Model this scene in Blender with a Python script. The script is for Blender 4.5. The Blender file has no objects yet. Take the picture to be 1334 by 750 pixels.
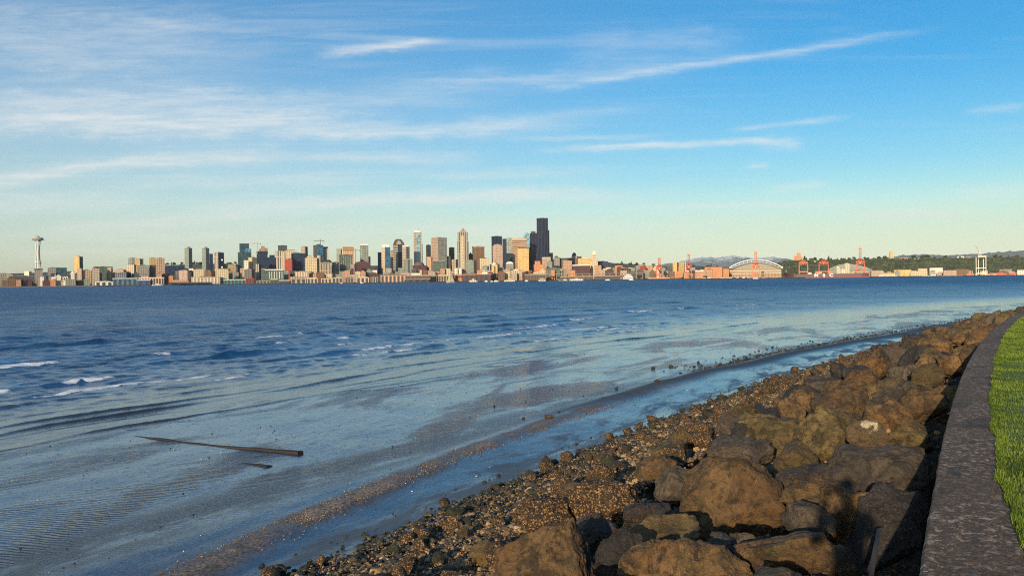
import bpy, bmesh, math, random
import numpy as np
from mathutils import Vector, Matrix

R = math.radians
random.seed(7)
rng = np.random.default_rng(11)
scene = bpy.context.scene
COL = scene.collection

# ------------------------------------------------------------------ camera
F = 1110.0
CX, CY = 667.0, 375.0
CAMZ = 4.6
PITCH = math.atan(9.9 / F)
ROLL = R(0.65)
f_ = Vector((0, math.cos(PITCH), -math.sin(PITCH)))
r0 = Vector((1, 0, 0))
u0 = r0.cross(f_)
u_ = u0 * math.cos(ROLL) + r0 * math.sin(ROLL)
r_ = r0 * math.cos(ROLL) - u0 * math.sin(ROLL)
CAM = Vector((0, 0, CAMZ))

def ray(px, py):
    return f_ + r_ * ((px - CX) / F) + u_ * ((CY - py) / F)

def P(px, py, D):
    d = ray(px, py)
    return CAM + d * (D / d.y)

def G(px, py, z=0.0):
    d = ray(px, py)
    return CAM + d * ((z - CAMZ) / d.z)

# ------------------------------------------------------------------ object helpers
def tag(o, label=None, cat=None, group=None, kind=None):
    if label: o['label'] = label
    if cat: o['category'] = cat
    if group: o['group'] = group
    if kind: o['kind'] = kind
    return o

def empty(name, loc, rz=0.0, label=None, cat=None, group=None):
    o = bpy.data.objects.new(name, None)
    COL.objects.link(o)
    o.location = loc
    o.rotation_euler = (0, 0, rz)
    o.empty_display_size = 0.2
    return tag(o, label, cat, group)

def link_mesh(name, me, parent=None, mats=()):
    o = bpy.data.objects.new(name, me)
    COL.objects.link(o)
    for m in mats:
        me.materials.append(m)
    if parent is not None:
        o.parent = parent
    return o

def np_mesh(name, V, Fc, smooth=False):
    """V n x 3, Fc m x k (all faces the same size)"""
    V = np.asarray(V, np.float32); Fc = np.asarray(Fc, np.int32)
    me = bpy.data.meshes.new(name)
    n, k = Fc.shape
    me.vertices.add(len(V)); me.vertices.foreach_set('co', V.ravel())
    me.loops.add(n * k); me.loops.foreach_set('vertex_index', Fc.ravel())
    me.polygons.add(n)
    me.polygons.foreach_set('loop_start', np.arange(0, n * k, k, dtype=np.int32))
    me.polygons.foreach_set('loop_total', np.full(n, k, np.int32))
    me.update(calc_edges=True)
    me.polygons.foreach_set('use_smooth', np.full(n, bool(smooth)))
    me.update()
    return me

def set_attr(me, name, vals):
    a = me.attributes.new(name, 'FLOAT', 'POINT')
    a.data.foreach_set('value', np.asarray(vals, np.float32).ravel())

class MB:
    def __init__(self):
        self.v = []; self.f = []; self.m = []
    def add(self, vs, fs, mi=0):
        b = len(self.v)
        self.v += [tuple(v) for v in vs]
        self.f += [tuple(b + i for i in f) for f in fs]
        self.m += [mi] * len(fs) if isinstance(mi, int) else list(mi)
        return self
    def box(self, x0, x1, y0, y1, z0, z1, mi=0, taper=0.0):
        tx = (x1 - x0) * taper / 2; ty = (y1 - y0) * taper / 2
        vs = [(x0, y0, z0), (x1, y0, z0), (x1, y1, z0), (x0, y1, z0),
              (x0 + tx, y0 + ty, z1), (x1 - tx, y0 + ty, z1), (x1 - tx, y1 - ty, z1), (x0 + tx, y1 - ty, z1)]
        fs = [(3, 2, 1, 0), (4, 5, 6, 7), (0, 1, 5, 4), (1, 2, 6, 5), (2, 3, 7, 6), (3, 0, 4, 7)]
        return self.add(vs, fs, mi)
    def prism(self, poly, z0, z1, mi=0, top_scale=1.0):
        n = len(poly)
        cx = sum(p[0] for p in poly) / n; cy = sum(p[1] for p in poly) / n
        vs = [(x, y, z0) for x, y in poly] + [(cx + (x - cx) * top_scale, cy + (y - cy) * top_scale, z1) for x, y in poly]
        fs = [tuple(range(n - 1, -1, -1)), tuple(range(n, 2 * n))] + [(i, (i + 1) % n, n + (i + 1) % n, n + i) for i in range(n)]
        return self.add(vs, fs, mi)
    def xzprism(self, poly, y0, y1, mi=0):
        n = len(poly)
        vs = [(x, y0, z) for x, z in poly] + [(x, y1, z) for x, z in poly]
        fs = [tuple(range(n)), tuple(range(2 * n - 1, n - 1, -1))] + [((i + 1) % n, i, n + i, n + (i + 1) % n) for i in range(n)]
        return self.add(vs, fs, mi)
    def lathe(self, prof, n=16, cx=0, cy=0, mi=0):
        vs = []; fs = []
        for r, z in prof:
            for k in range(n):
                a = 2 * math.pi * k / n
                vs.append((cx + r * math.cos(a), cy + r * math.sin(a), z))
        for j in range(len(prof) - 1):
            for k in range(n):
                k2 = (k + 1) % n
                fs.append((j * n + k, j * n + k2, (j + 1) * n + k2, (j + 1) * n + k))
        fs.append(tuple(range(n - 1, -1, -1)))
        fs.append(tuple((len(prof) - 1) * n + k for k in range(n)))
        return self.add(vs, fs, mi)
    def tube(self, p0, p1, r0, r1=None, n=6, mi=0):
        r1 = r0 if r1 is None else r1
        p0 = Vector(p0); p1 = Vector(p1); d = (p1 - p0).normalized()
        a = d.orthogonal().normalized(); b = d.cross(a)
        vs = []
        for p, r in ((p0, r0), (p1, r1)):
            for k in range(n):
                t = 2 * math.pi * (k + .5) / n
                vs.append(p + a * (r * math.cos(t)) + b * (r * math.sin(t)))
        fs = [tuple(range(n - 1, -1, -1)), tuple(range(n, 2 * n))] + [(i, (i + 1) % n, n + (i + 1) % n, n + i) for i in range(n)]
        return self.add(vs, fs, mi)
    def build(self, name, mats, parent=None, smooth=False):
        me = bpy.data.meshes.new(name)
        me.from_pydata(self.v, [], self.f)
        if not isinstance(mats, (list, tuple)): mats = [mats]
        o = link_mesh(name, me, parent, mats)
        me.polygons.foreach_set('material_index', self.m)
        if smooth: me.polygons.foreach_set('use_smooth', [True] * len(self.f))
        me.update()
        return o

# ------------------------------------------------------------------ numpy noise
_PT = rng.random(65536).astype(np.float32)
def _h(ix, iy, iz):
    h = (ix.astype(np.int64) * 73856093) ^ (iy.astype(np.int64) * 19349663) ^ (iz.astype(np.int64) * 83492791)
    h = (h ^ (h >> 13)) * 1274126177
    return _PT[(h ^ (h >> 16)) & 65535]
def vnoise(p):
    p = np.asarray(p, np.float64)
    i = np.floor(p).astype(np.int64); f = p - i; f = f * f * f * (f * (f * 6 - 15) + 10)
    out = 0
    for dx in (0, 1):
        wx = f[:, 0] if dx else 1 - f[:, 0]
        for dy in (0, 1):
            wy = f[:, 1] if dy else 1 - f[:, 1]
            for dz in (0, 1):
                wz = f[:, 2] if dz else 1 - f[:, 2]
                out = out + wx * wy * wz * _h(i[:, 0] + dx, i[:, 1] + dy, i[:, 2] + dz)
    return out * 2 - 1
def fbm(p, oct=4, g=0.5):
    p = np.asarray(p, np.float64); o = 0; a = 1.0; t = 0
    for k in range(oct):
        o = o + a * vnoise(p * (2.03 ** k) + 17.3 * k); t += a; a *= g
    return o / t
def fbm2(x, y, sc, oct=4, g=0.5, seed=0.0):
    x = np.asarray(x, np.float64); y = np.asarray(y, np.float64)
    p = np.stack([x.ravel() * sc, y.ravel() * sc, np.full(x.size, seed + .37)], 1)
    return fbm(p, oct, g).reshape(x.shape)
def sstep(a, b, x):
    t = np.clip((x - a) / (b - a), 0, 1); return t * t * (3 - 2 * t)

# ------------------------------------------------------------------ material helpers
class NT:
    def __init__(self, name):
        self.mat = bpy.data.materials.new(name); self.mat.use_nodes = True
        self.t = self.mat.node_tree; self.t.nodes.clear()
        self.out = self.n('ShaderNodeOutputMaterial')
    def n(self, typ, **kw):
        nd = self.t.nodes.new(typ)
        for k, v in kw.items(): setattr(nd, k, v)
        return nd
    def l(self, a, b): self.t.links.new(a, b)
    def put(self, sock, v):
        if hasattr(v, 'is_output'): self.l(v, sock)
        elif v is not None:
            if sock.type == 'RGBA' and len(v) == 3: v = (*v, 1)
            sock.default_value = v
    def math(self, op, a, b=None, c=None, clamp=False):
        nd = self.n('ShaderNodeMath', operation=op, use_clamp=clamp)
        for i, v in enumerate((a, b, c)):
            if v is not None: self.put(nd.inputs[i], v)
        return nd.outputs[0]
    def mix(self, fac, a, b, blend='MIX'):
        nd = self.n('ShaderNodeMix', data_type='RGBA', blend_type=blend)
        self.put(nd.inputs[0], fac); self.put(nd.inputs[6], a); self.put(nd.inputs[7], b)
        return nd.outputs[2]
    def mixf(self, fac, a, b):
        nd = self.n('ShaderNodeMix', data_type='FLOAT')
        self.put(nd.inputs[0], fac); self.put(nd.inputs[2], a); self.put(nd.inputs[3], b)
        return nd.outputs[0]
    def ramp(self, v, lo, hi):
        nd = self.n('ShaderNodeMapRange', interpolation_type='SMOOTHSTEP')
        self.put(nd.inputs[0], v); nd.inputs[1].default_value = lo; nd.inputs[2].default_value = hi
        return nd.outputs[0]
    def noise(self, vec, scale, detail=4, rough=0.55, dist=0.0, dim='3D'):
        nd = self.n('ShaderNodeTexNoise', noise_dimensions=dim)
        self.put(nd.inputs['Vector'], vec)
        nd.inputs['Scale'].default_value = scale; nd.inputs['Detail'].default_value = detail
        nd.inputs['Roughness'].default_value = rough; nd.inputs['Distortion'].default_value = dist
        return nd.outputs[0]
    def voro(self, vec, scale, feature='F1', out=0):
        nd = self.n('ShaderNodeTexVoronoi', feature=feature)
        self.put(nd.inputs['Vector'], vec); nd.inputs['Scale'].default_value = scale
        return nd.outputs[out]
    def mapping(self, vec, scale=(1, 1, 1), rot=(0, 0, 0), loc=(0, 0, 0)):
        nd = self.n('ShaderNodeMapping')
        self.put(nd.inputs[0], vec); nd.inputs[1].default_value = loc; nd.inputs[2].default_value = rot; nd.inputs[3].default_value = scale
        return nd.outputs[0]
    def obj(self): return self.n('ShaderNodeTexCoord').outputs['Object']
    def pos(self): return self.n('ShaderNodeNewGeometry').outputs['Position']
    def attr(self, name): return self.n('ShaderNodeAttribute', attribute_name=name).outputs['Fac']
    def bump(self, h, strength, dist, normal=None):
        nd = self.n('ShaderNodeBump')
        nd.inputs['Strength'].default_value = strength; nd.inputs['Distance'].default_value = dist
        self.put(nd.inputs['Height'], h)
        if normal is not None: self.l(normal, nd.inputs['Normal'])
        return nd.outputs[0]
    def bsdf(self, color, rough=0.8, normal=None, metallic=0.0, ior=None, spec=None, **kw):
        nd = self.n('ShaderNodeBsdfPrincipled')
        self.put(nd.inputs['Base Color'], color); self.put(nd.inputs['Roughness'], rough)
        self.put(nd.inputs['Metallic'], metallic)
        if normal is not None: self.l(normal, nd.inputs['Normal'])
        if ior is not None: nd.inputs['IOR'].default_value = ior
        if spec is not None: self.put(nd.inputs['Specular IOR Level'], spec)
        for k, v in kw.items(): self.put(nd.inputs[k], v)
        self.l(nd.outputs[0], self.out.inputs[0])
        return nd

_PLAIN = {}
def plain(name, col, rough=0.8, metallic=0.0, var=0.12, scale=0.3):
    key = (name, tuple(col), rough)
    if key in _PLAIN: return _PLAIN[key]
    t = NT(name)
    n = t.noise(t.obj(), scale, 5, 0.6)
    k = t.math('MULTIPLY_ADD', n, var * 2, 1 - var)
    c = t.mix(1.0, (*col, 1), k, 'MULTIPLY')
    nm = t.bump(n, 0.25, 0.1)
    t.bsdf(c, rough, nm, metallic)
    _PLAIN[key] = t.mat
    return t.mat

_FAC = {}
def facade(wall, glass, bay=8.0, floor=7.2, wf=0.6, hf=0.6, roof=(0.22, 0.2, 0.19), grough=0.25, spec=0.5):
    """wall with a regular grid of glazed openings; every opening a little different (blinds, dirt)"""
    key = (wall, glass, bay, floor, wf, hf, roof, grough, spec)
    if key in _FAC: return _FAC[key]
    t = NT('facade')
    sp = t.n('ShaderNodeSeparateXYZ'); t.l(t.obj(), sp.inputs[0])
    u = t.math('ADD', sp.outputs[0], sp.outputs[1])
    uu = t.math('DIVIDE', u, bay); zz = t.math('DIVIDE', sp.outputs[2], floor)
    fu = t.math('FRACT', uu); fz = t.math('FRACT', zz)
    m = t.math('MULTIPLY', t.math('LESS_THAN', fu, wf), t.math('LESS_THAN', fz, hf))
    cb = t.n('ShaderNodeCombineXYZ'); t.l(t.math('FLOOR', uu), cb.inputs[0]); t.l(t.math('FLOOR', zz), cb.inputs[1])
    wn = t.n('ShaderNodeTexWhiteNoise', noise_dimensions='3D'); t.l(cb.outputs[0], wn.inputs['Vector'])
    gv = t.math('MULTIPLY_ADD', wn.outputs['Value'], 1.1, 0.45)
    gcol = t.mix(1.0, (*glass, 1), gv, 'MULTIPLY')
    dirt = t.noise(t.mapping(t.obj(), (0.06, 0.06, 0.015)), 1.0, 3)
    wcol = t.mix(1.0, (*wall, 1), t.math('MULTIPLY_ADD', dirt, 0.5, 0.75), 'MULTIPLY')
    c = t.mix(m, wcol, gcol)
    g = t.n('ShaderNodeNewGeometry'); s2 = t.n('ShaderNodeSeparateXYZ'); t.l(g.outputs['Normal'], s2.inputs[0])
    up = t.math('GREATER_THAN', s2.outputs[2], 0.6)
    c = t.mix(up, c, (*roof, 1))
    rough = t.mixf(m, 0.85, grough)
    spec = t.mixf(m, 0.12, 0.5)
    rough = t.mixf(up, rough, 0.9)
    t.bsdf(c, rough, spec=spec)
    _FAC[key] = t.mat
    return t.mat
# ------------------------------------------------------------------ camera, world, sun
cam_d = bpy.data.cameras.new('camera'); cam = bpy.data.objects.new('camera', cam_d); COL.objects.link(cam)
scene.camera = cam
cam_d.sensor_fit = 'HORIZONTAL'; cam_d.sensor_width = 36.0; cam_d.lens = 36.0 * F / 1334.0
cam_d.clip_start = 0.05; cam_d.clip_end = 200000
M3 = Matrix((r_, u_, -f_)).transposed()
cam.matrix_world = Matrix.Translation(CAM) @ M3.to_4x4()

SUN_EL = R(13.0)
ANTI = R(21.0)                                     # light travels towards this azimuth, clockwise from +Y
to_sun = Vector((-math.sin(ANTI) * math.cos(SUN_EL), -math.cos(ANTI) * math.cos(SUN_EL), math.sin(SUN_EL)))
sd = bpy.data.lights.new('sun', 'SUN'); so = bpy.data.objects.new('sun', sd); COL.objects.link(so)
sd.energy = 5.0; sd.angle = R(0.5); sd.color = (1.0, 0.80, 0.55)
so.rotation_euler = to_sun.to_track_quat('Z', 'Y').to_euler()
so.location = (-20, -40, 30)

world = bpy.data.worlds.new('World'); scene.world = world; world.use_nodes = True
wt = world.node_tree; wt.nodes.clear()
def wn(typ, **kw):
    nd = wt.nodes.new(typ)
    for k, v in kw.items(): setattr(nd, k, v)
    return nd
wl = wt.links.new
def wm(op, a, b=None, c=None, clamp=False):
    nd = wn('ShaderNodeMath', operation=op, use_clamp=clamp)
    for i, v in enumerate((a, b, c)):
        if v is None: continue
        if hasattr(v, 'is_output'): wl(v, nd.inputs[i])
        else: nd.inputs[i].default_value = v
    return nd.outputs[0]
def wrange(v, lo, hi, a=0.0, b=1.0):
    nd = wn('ShaderNodeMapRange', interpolation_type='SMOOTHSTEP')
    wl(v, nd.inputs[0]); nd.inputs[1].default_value = lo; nd.inputs[2].default_value = hi
    nd.inputs[3].default_value = a; nd.inputs[4].default_value = b
    return nd.outputs[0]
def wmix(fac, a, b, blend='MIX'):
    nd = wn('ShaderNodeMix', data_type='RGBA', blend_type=blend)
    for i, v in ((0, fac), (6, a), (7, b)):
        if hasattr(v, 'is_output'): wl(v, nd.inputs[i])
        else: nd.inputs[i].default_value = v
    return nd.outputs[2]
sky = wn('ShaderNodeTexSky', sky_type='NISHITA')
sky.sun_disc = False; sky.sun_elevation = SUN_EL; sky.sun_rotation = R(180) + ANTI
sky.altitude = 0; sky.air_density = 1.0; sky.dust_density = 0.9; sky.ozone_density = 2.6
gm = wn('ShaderNodeHueSaturation'); gm.inputs['Saturation'].default_value = 1.62; gm.inputs['Value'].default_value = 1.0
wl(sky.outputs[0], gm.inputs['Color'])
tc = wn('ShaderNodeTexCoord'); sp = wn('ShaderNodeSeparateXYZ'); wl(tc.outputs['Generated'], sp.inputs[0])
zc = wm('MAXIMUM', sp.outputs[2], 0.012)
cx = wm('DIVIDE', sp.outputs[0], zc); cy = wm('DIVIDE', sp.outputs[1], zc)
cb = wn('ShaderNodeCombineXYZ'); wl(cx, cb.inputs[0]); wl(cy, cb.inputs[1])      # a point on a flat cloud deck 1 unit up
def wnoise(scale, detail, rough, dist, mscale, rot, loc=(0, 0, 0)):
    mp = wn('ShaderNodeMapping'); wl(cb.outputs[0], mp.inputs[0]); mp.inputs[3].default_value = mscale
    mp.inputs[2].default_value = (0, 0, rot); mp.inputs[1].default_value = loc
    nd = wn('ShaderNodeTexNoise', noise_dimensions='2D'); wl(mp.outputs[0], nd.inputs['Vector'])
    nd.inputs['Scale'].default_value = scale; nd.inputs['Detail'].default_value = detail
    nd.inputs['Roughness'].default_value = rough; nd.inputs['Distortion'].default_value = dist
    return nd.outputs[0]
n1 = wnoise(1.0, 6, 0.55, 0.6, (0.22, 0.85, 1), R(-4), (3.1, 1.7, 0))
n2 = wnoise(1.0, 8, 0.62, 0.8, (0.55, 3.2, 1), R(-8), (0.4, 5.3, 0))
n3 = wnoise(1.0, 9, 0.7, 0.3, (1.6, 9.0, 1), R(-6), (7.4, 2.2, 0))
# cirrus bands at fixed bearings and elevations of the sky
front = wm('MAXIMUM', sp.outputs[1], 0.03)
uu = wm('MULTIPLY', wm('DIVIDE', sp.outputs[0], front), 10.0)
vv = wm('MULTIPLY', wm('DIVIDE', sp.outputs[2], front), 10.0)
def unoise(su, sv, detail, rough, seed):
    c = wn('ShaderNodeCombineXYZ'); wl(wm('MULTIPLY', uu, su), c.inputs[0]); wl(wm('MULTIPLY', vv, sv), c.inputs[1]); c.inputs[2].default_value = seed
    nd = wn('ShaderNodeTexNoise', noise_dimensions='3D'); wl(c.outputs[0], nd.inputs['Vector'])
    nd.inputs['Scale'].default_value = 1.0; nd.inputs['Detail'].default_value = detail; nd.inputs['Roughness'].default_value = rough
    return nd.outputs[0]
wa = wm('SUBTRACT', unoise(0.5, 1.2, 5, 0.6, 1.3), 0.5)      # slow bending of the bands
wb = wm('SUBTRACT', unoise(2.2, 9.0, 6, 0.7, 4.1), 0.5)      # feathering
fib = wrange(unoise(1.6, 16.0, 7, 0.7, 8.8), 0.3, 0.7, 0.5, 1.08)
STREAKS = [
 (200,160,330,17,0.01,.80),(160,140,260,20,0.02,.35),(540,170,230,9,-.03,.66),(90,224,190,9,-.12,.72),(270,206,120,12,0,.62),(490,205,150,8,0,.48),
 (560,258,320,10,-.015,.66),(240,283,190,10,-.09,.50),(100,128,230,15,0,.35),(120,62,240,38,.1,.38),(490,65,75,6,-.1,.80),
 (545,57,50,4,-.05,.4),(950,80,270,5,-.14,.48),(690,102,230,13,-.05,.34),(880,190,175,4.5,-.02,.70),(1015,190,36,8,0,.45),(760,180,110,4,0,.3),
 (1030,162,85,3.5,-.12,.40),(990,217,15,3.5,-.1,.5),(1040,245,45,5,-.1,.38),(980,268,190,4.5,0,.40),(1190,279,90,9,-.02,.45),
 (1300,142,45,5,-.1,.3),(860,60,130,20,0,.22),(1290,250,60,8,-.1,.3),(400,302,520,13,0,.38),(60,262,150,12,0,.45),(300,326,420,8,0,.3),(760,300,260,8,-.01,.25),(330,235,200,9,-.02,.35),(650,225,160,7,0,.3),(430,130,240,12,.02,.3),(730,150,140,6,-.06,.25)]
den = None
for (sx, sy, hl, th, tl, am) in STREAKS:
    v0 = (365.1 - .01134 * (sx - 667) - sy) / 111.0; s0 = (sx - 667) / 111.0; th /= 111.0; hl /= 111.0
    du = wm('SUBTRACT', uu, s0)
    line = wm('MULTIPLY_ADD', du, -tl, v0)
    dv = wm('SUBTRACT', vv, line)
    dv = wm('MULTIPLY_ADD', wa, th * 3.5, dv)
    dv = wm('MULTIPLY_ADD', wb, th * 2.4, dv)
    q = wm('DIVIDE', dv, th)
    g = wm('EXPONENT', wm('MULTIPLY', wm('MULTIPLY', q, q), -1.0))
    e = wm('DIVIDE', wm('MULTIPLY_ADD', wb, hl * 0.5, du), hl)
    w = wrange(wm('ABSOLUTE', e), 0.35, 1.15, am, 0.0)
    d_ = wm('MULTIPLY', g, w)
    den = d_ if den is None else wm('SUBTRACT', wm('ADD', den, d_), wm('MULTIPLY', den, d_))
den = wm('MULTIPLY', den, fib)
gen = wm('MULTIPLY', wm('MULTIPLY', wrange(n2, 0.47, 0.74), wrange(n1, 0.38, 0.62)), 0.30)   # the rest of the sky, out of view too
side = wrange(wm('DIVIDE', sp.outputs[0], front), -0.6, 0.55, 1.0, 0.25)
gen = wm('MULTIPLY', gen, side)
haze_v = wm('MULTIPLY', wrange(sp.outputs[2], 0.10, 0.34, 0.36, 0.12), side)                   # thin high veil towards the north
den = wm('SUBTRACT', wm('ADD', den, gen), wm('MULTIPLY', den, gen))
den = wm('SUBTRACT', wm('ADD', den, haze_v), wm('MULTIPLY', den, haze_v), clamp=True)
CLOUD_COL = (6.3, 6.4, 6.2, 1)
tint = wmix(1.0, gm.outputs[0], (0.96, 1.09, 1.07, 1), 'MULTIPLY')
low = wm('MULTIPLY', wrange(sp.outputs[2], -0.02, 0.13, 0.75, 0.0), wrange(wm('DIVIDE', sp.outputs[0], front), -0.75, 0.5, 0.0, 1.0))
tint = wmix(low, tint, (7.3, 7.6, 6.0, 1))
skyc = wmix(wm('MULTIPLY', den, 0.9), tint, CLOUD_COL)
bg = wn('ShaderNodeBackground'); wl(skyc, bg.inputs[0]); bg.inputs[1].default_value = 0.14
wo = wn('ShaderNodeOutputWorld'); wl(bg.outputs[0], wo.inputs[0])
scene.view_settings.view_transform = 'Standard'; scene.view_settings.look = 'None'
scene.view_settings.exposure = 0.0; scene.view_settings.gamma = 1.0; scene.view_settings.use_curve_mapping = False
scene.cycles.use_denoising = False
scene.cycles.pixel_filter_type = 'BLACKMAN_HARRIS'; scene.cycles.filter_width = 1.1
scene.cycles.sample_clamp_indirect = 4.0
scene.cycles.max_bounces = 6; scene.cycles.diffuse_bounces = 3; scene.cycles.glossy_bounces = 3
scene.cycles.transparent_max_bounces = 6; scene.cycles.volume_bounces = 1
scene.cycles.caustics_reflective = False; scene.cycles.caustics_refractive = False
world.cycles.sampling_method = 'MANUAL'; world.cycles.sample_map_resolution = 512
# ------------------------------------------------------------------ shore geometry
WALL_A, WALL_B, WALL_C = -0.19, 0.505, 0.00265
WTOP = 3.0
def wx(y): return WALL_A + WALL_B * y + WALL_C * np.maximum(y, -20) ** 2
def wxp(y): return WALL_B + 2 * WALL_C * y
def sdist(x, y):
    """distance from the seawall's seaward edge, positive towards the water"""
    return (wx(y) - x) / np.sqrt(1 + wxp(y) ** 2)
def slope_z(x, y):
    s = sdist(x, y)
    z = np.interp(s, [-1, 0, 1.0, 3.0, 5.5, 7.5, 9.0, 9.8, 11.2, 12.0, 13.5, 24.0, 60, 120, 4000],
                  [1.9, 1.9, 2.05, 1.55, 0.85, 0.36, 0.08, 0.03, 0.085, 0.10, 0.05, -0.005, -0.35, -1.5, -3.0])
    return z

def jig(t, vec, scale, k, detail, normal):
    nz = t.n('ShaderNodeTexNoise'); t.l(vec, nz.inputs['Vector']); nz.inputs['Scale'].default_value = scale; nz.inputs['Detail'].default_value = detail
    nz.inputs['Roughness'].default_value = 0.65
    a_ = t.n('ShaderNodeVectorMath', operation='SUBTRACT'); t.l(nz.outputs['Color'], a_.inputs[0]); a_.inputs[1].default_value = (0.5, 0.5, 0.5)
    b_ = t.n('ShaderNodeVectorMath', operation='MULTIPLY'); t.l(a_.outputs[0], b_.inputs[0])
    cc = t.n('ShaderNodeCombineXYZ'); t.put(cc.inputs[0], k); t.put(cc.inputs[1], k); t.l(cc.outputs[0], b_.inputs[1])
    c_ = t.n('ShaderNodeVectorMath', operation='ADD'); t.l(normal, c_.inputs[0]); t.l(b_.outputs[0], c_.inputs[1])
    d_ = t.n('ShaderNodeVectorMath', operation='NORMALIZE'); t.l(c_.outputs[0], d_.inputs[0])
    return d_.outputs[0]
# beach, one sheet with small relief (ripples in the bump)
def radial_grid(r0_, r1_, nr, a0, a1, na, rr=None):
    if rr is None: rr = np.geomspace(r0_, r1_, nr)
    nr = len(rr); aa = np.radians(np.linspace(a0, a1, na))
    Rr, Aa = np.meshgrid(rr, aa, indexing='ij')
    X = Rr * np.sin(Aa); Y = Rr * np.cos(Aa)
    i = np.arange(nr - 1)[:, None] * na + np.arange(na - 1)[None, :]
    Fc = np.stack([i, i + 1, i + na + 1, i + na], -1).reshape(-1, 4)
    return X, Y, Fc, Rr
X, Y, Fc, Rr = radial_grid(3.0, 400.0, 520, 75, -75, 520)
S = sdist(X, Y)
Z = slope_z(X, Y)
edge = fbm2(X, Y, 0.16, 4, seed=3)
Z = Z + np.where(S > 9, 0.030 * edge * sstep(9, 10.5, S), 0) + 0.012 * fbm2(X, Y, 0.9, 4, seed=8) * (S > 8.5)
ridge = np.exp(-((S - np.interp(Y, [8, 13.5, 17, 22.5, 35, 64], [10.0, 10.5, 11.05, 11.7, 12.3, 11.5]) - 0.25 * fbm2(X, Y, 0.25, 3, seed=5)) / 0.34) ** 2) * sstep(46, 22, Y) * sstep(0, 9, Y)
Z = Z + 0.05 * ridge * (1 + 0.8 * fbm2(X, Y, 2.5, 3, seed=1))
ridge = ridge * np.clip(1 + 1.2 * fbm2(X, Y, 1.3, 3, seed=15), 0.5, 1.6)
bar = np.exp(-((S - np.interp(Y, [20, 41, 64, 120], [12.4, 12.6, 11.0, 10.6]) - 0.5 * fbm2(X, Y, 0.12, 3, seed=6)) / 0.62) ** 2) * sstep(24, 34, Y)
Z = Z + 0.10 * bar
Z = Z - 0.6 * sstep(8.6, 7.8, S)
Z = np.where(S < -0.2, 1.3, Z)
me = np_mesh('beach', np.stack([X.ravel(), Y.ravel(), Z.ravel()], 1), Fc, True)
set_attr(me, 'ridge', ridge); set_attr(me, 'bar', np.clip(bar, 0, 1)); set_attr(me, 'shore', S)
t = NT('wet_sand')
pos = t.pos()
flat = t.mapping(pos, (1, 1, 0))
dir_ = t.mapping(flat, (1, 1, 1), (0, 0, R(28)))           # x runs across the shore, y along it
sh = t.attr('shore')
rip_w = t.noise(t.mapping(dir_, (0.35, 0.12, 1)), 1.0, 3)
w = t.n('ShaderNodeTexWave', wave_type='BANDS', bands_direction='DIAGONAL', wave_profile='SIN')
t.l(t.mapping(flat, (1.6, 2.6, 1), (0, 0, R(-20))), w.inputs[0]); w.inputs['Scale'].default_value = 1.5
w.inputs['Distortion'].default_value = 5.5; w.inputs['Detail'].default_value = 4; w.inputs['Detail Scale'].default_value = 0.8; w.inputs['Detail Roughness'].default_value = 0.6
patch = t.noise(t.mapping(dir_, (0.30, 0.11, 1)), 1.0, 6, 0.62, 0.6)
patch2 = t.noise(t.mapping(dir_, (0.9, 0.35, 1)), 1.0, 7, 0.68, 0.4)
grain = t.noise(flat, 14.0, 5, 0.75)
specks = t.ramp(t.noise(flat, 5.0, 6, 0.72, 0.5), 0.57, 0.68)
rid = t.attr('ridge'); bara = t.attr('bar')
ripm = t.math('MULTIPLY', t.ramp(patch, 0.46, 0.62), t.ramp(sh, 11.8, 13.5))
damp = t.ramp(patch2, 0.48, 0.66)                                   # raised, drier, matt
weed = t.math('MULTIPLY', t.math('MULTIPLY', t.ramp(t.math('ABSOLUTE', t.math('SUBTRACT', sh, 13.2)), 1.5, 0.3), t.ramp(grain, 0.40, 0.56)), t.ramp(patch2, 0.40, 0.52))
sand = t.mix(patch2, (0.014, 0.020, 0.040, 1), (0.028, 0.032, 0.052, 1))  # blue of the reflected sky put into the sand's base colour
sand = t.mix(weed, sand, (0.030, 0.011, 0.010, 1))
sand = t.mix(t.math('MULTIPLY', rid, t.ramp(grain, 0.35, 0.62), clamp=True), sand, (0.36, 0.27, 0.19, 1))
sand = t.mix(t.math('MULTIPLY', specks, 0.6), sand, (0.018, 0.014, 0.012, 1))
sand = t.mix(t.math('MULTIPLY', bara, t.ramp(grain, 0.3, 0.6), clamp=True), sand, (0.055, 0.040, 0.030, 1))
matt = t.math('MAXIMUM', t.math('MAXIMUM', rid, t.math('MULTIPLY', bara, 0.9)), t.math('MULTIPLY', weed, 0.32), clamp=True)
matt = t.math('MAXIMUM', matt, t.math('MULTIPLY', specks, 0.3))
chan = t.math('MULTIPLY', t.ramp(sh, 11.6, 10.2), t.ramp(patch2, 0.42, 0.60))
sand = t.mix(t.math('MULTIPLY', chan, 0.8), sand, (0.075, 0.062, 0.052, 1))
rough = t.mixf(matt, t.math('MULTIPLY_ADD', chan, 0.30, t.math('MULTIPLY_ADD', damp, 0.08, 0.11)), 0.8)
b1 = t.bump(t.math('MULTIPLY', w.outputs[1], ripm), 0.5, 0.03)
b2 = t.bump(patch2, 0.30, 0.06, b1)
b3 = t.bump(t.math('MULTIPLY', grain, t.math('MULTIPLY_ADD', matt, 0.9, 0.10)), 0.5, 0.03, b2)
b3 = jig(t, flat, 30.0, 0.20, 2, b3)
b3 = jig(t, t.mapping(dir_, (1.0, .5, 1)), 2.2, 0.05, 3, b3)
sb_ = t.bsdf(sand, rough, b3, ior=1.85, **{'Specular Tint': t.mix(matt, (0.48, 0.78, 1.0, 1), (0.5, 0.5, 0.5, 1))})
t.put(sb_.inputs['IOR'], t.math('MULTIPLY_ADD', t.ramp(sh, 14.0, 21.0), 0.85, 1.75))
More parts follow.
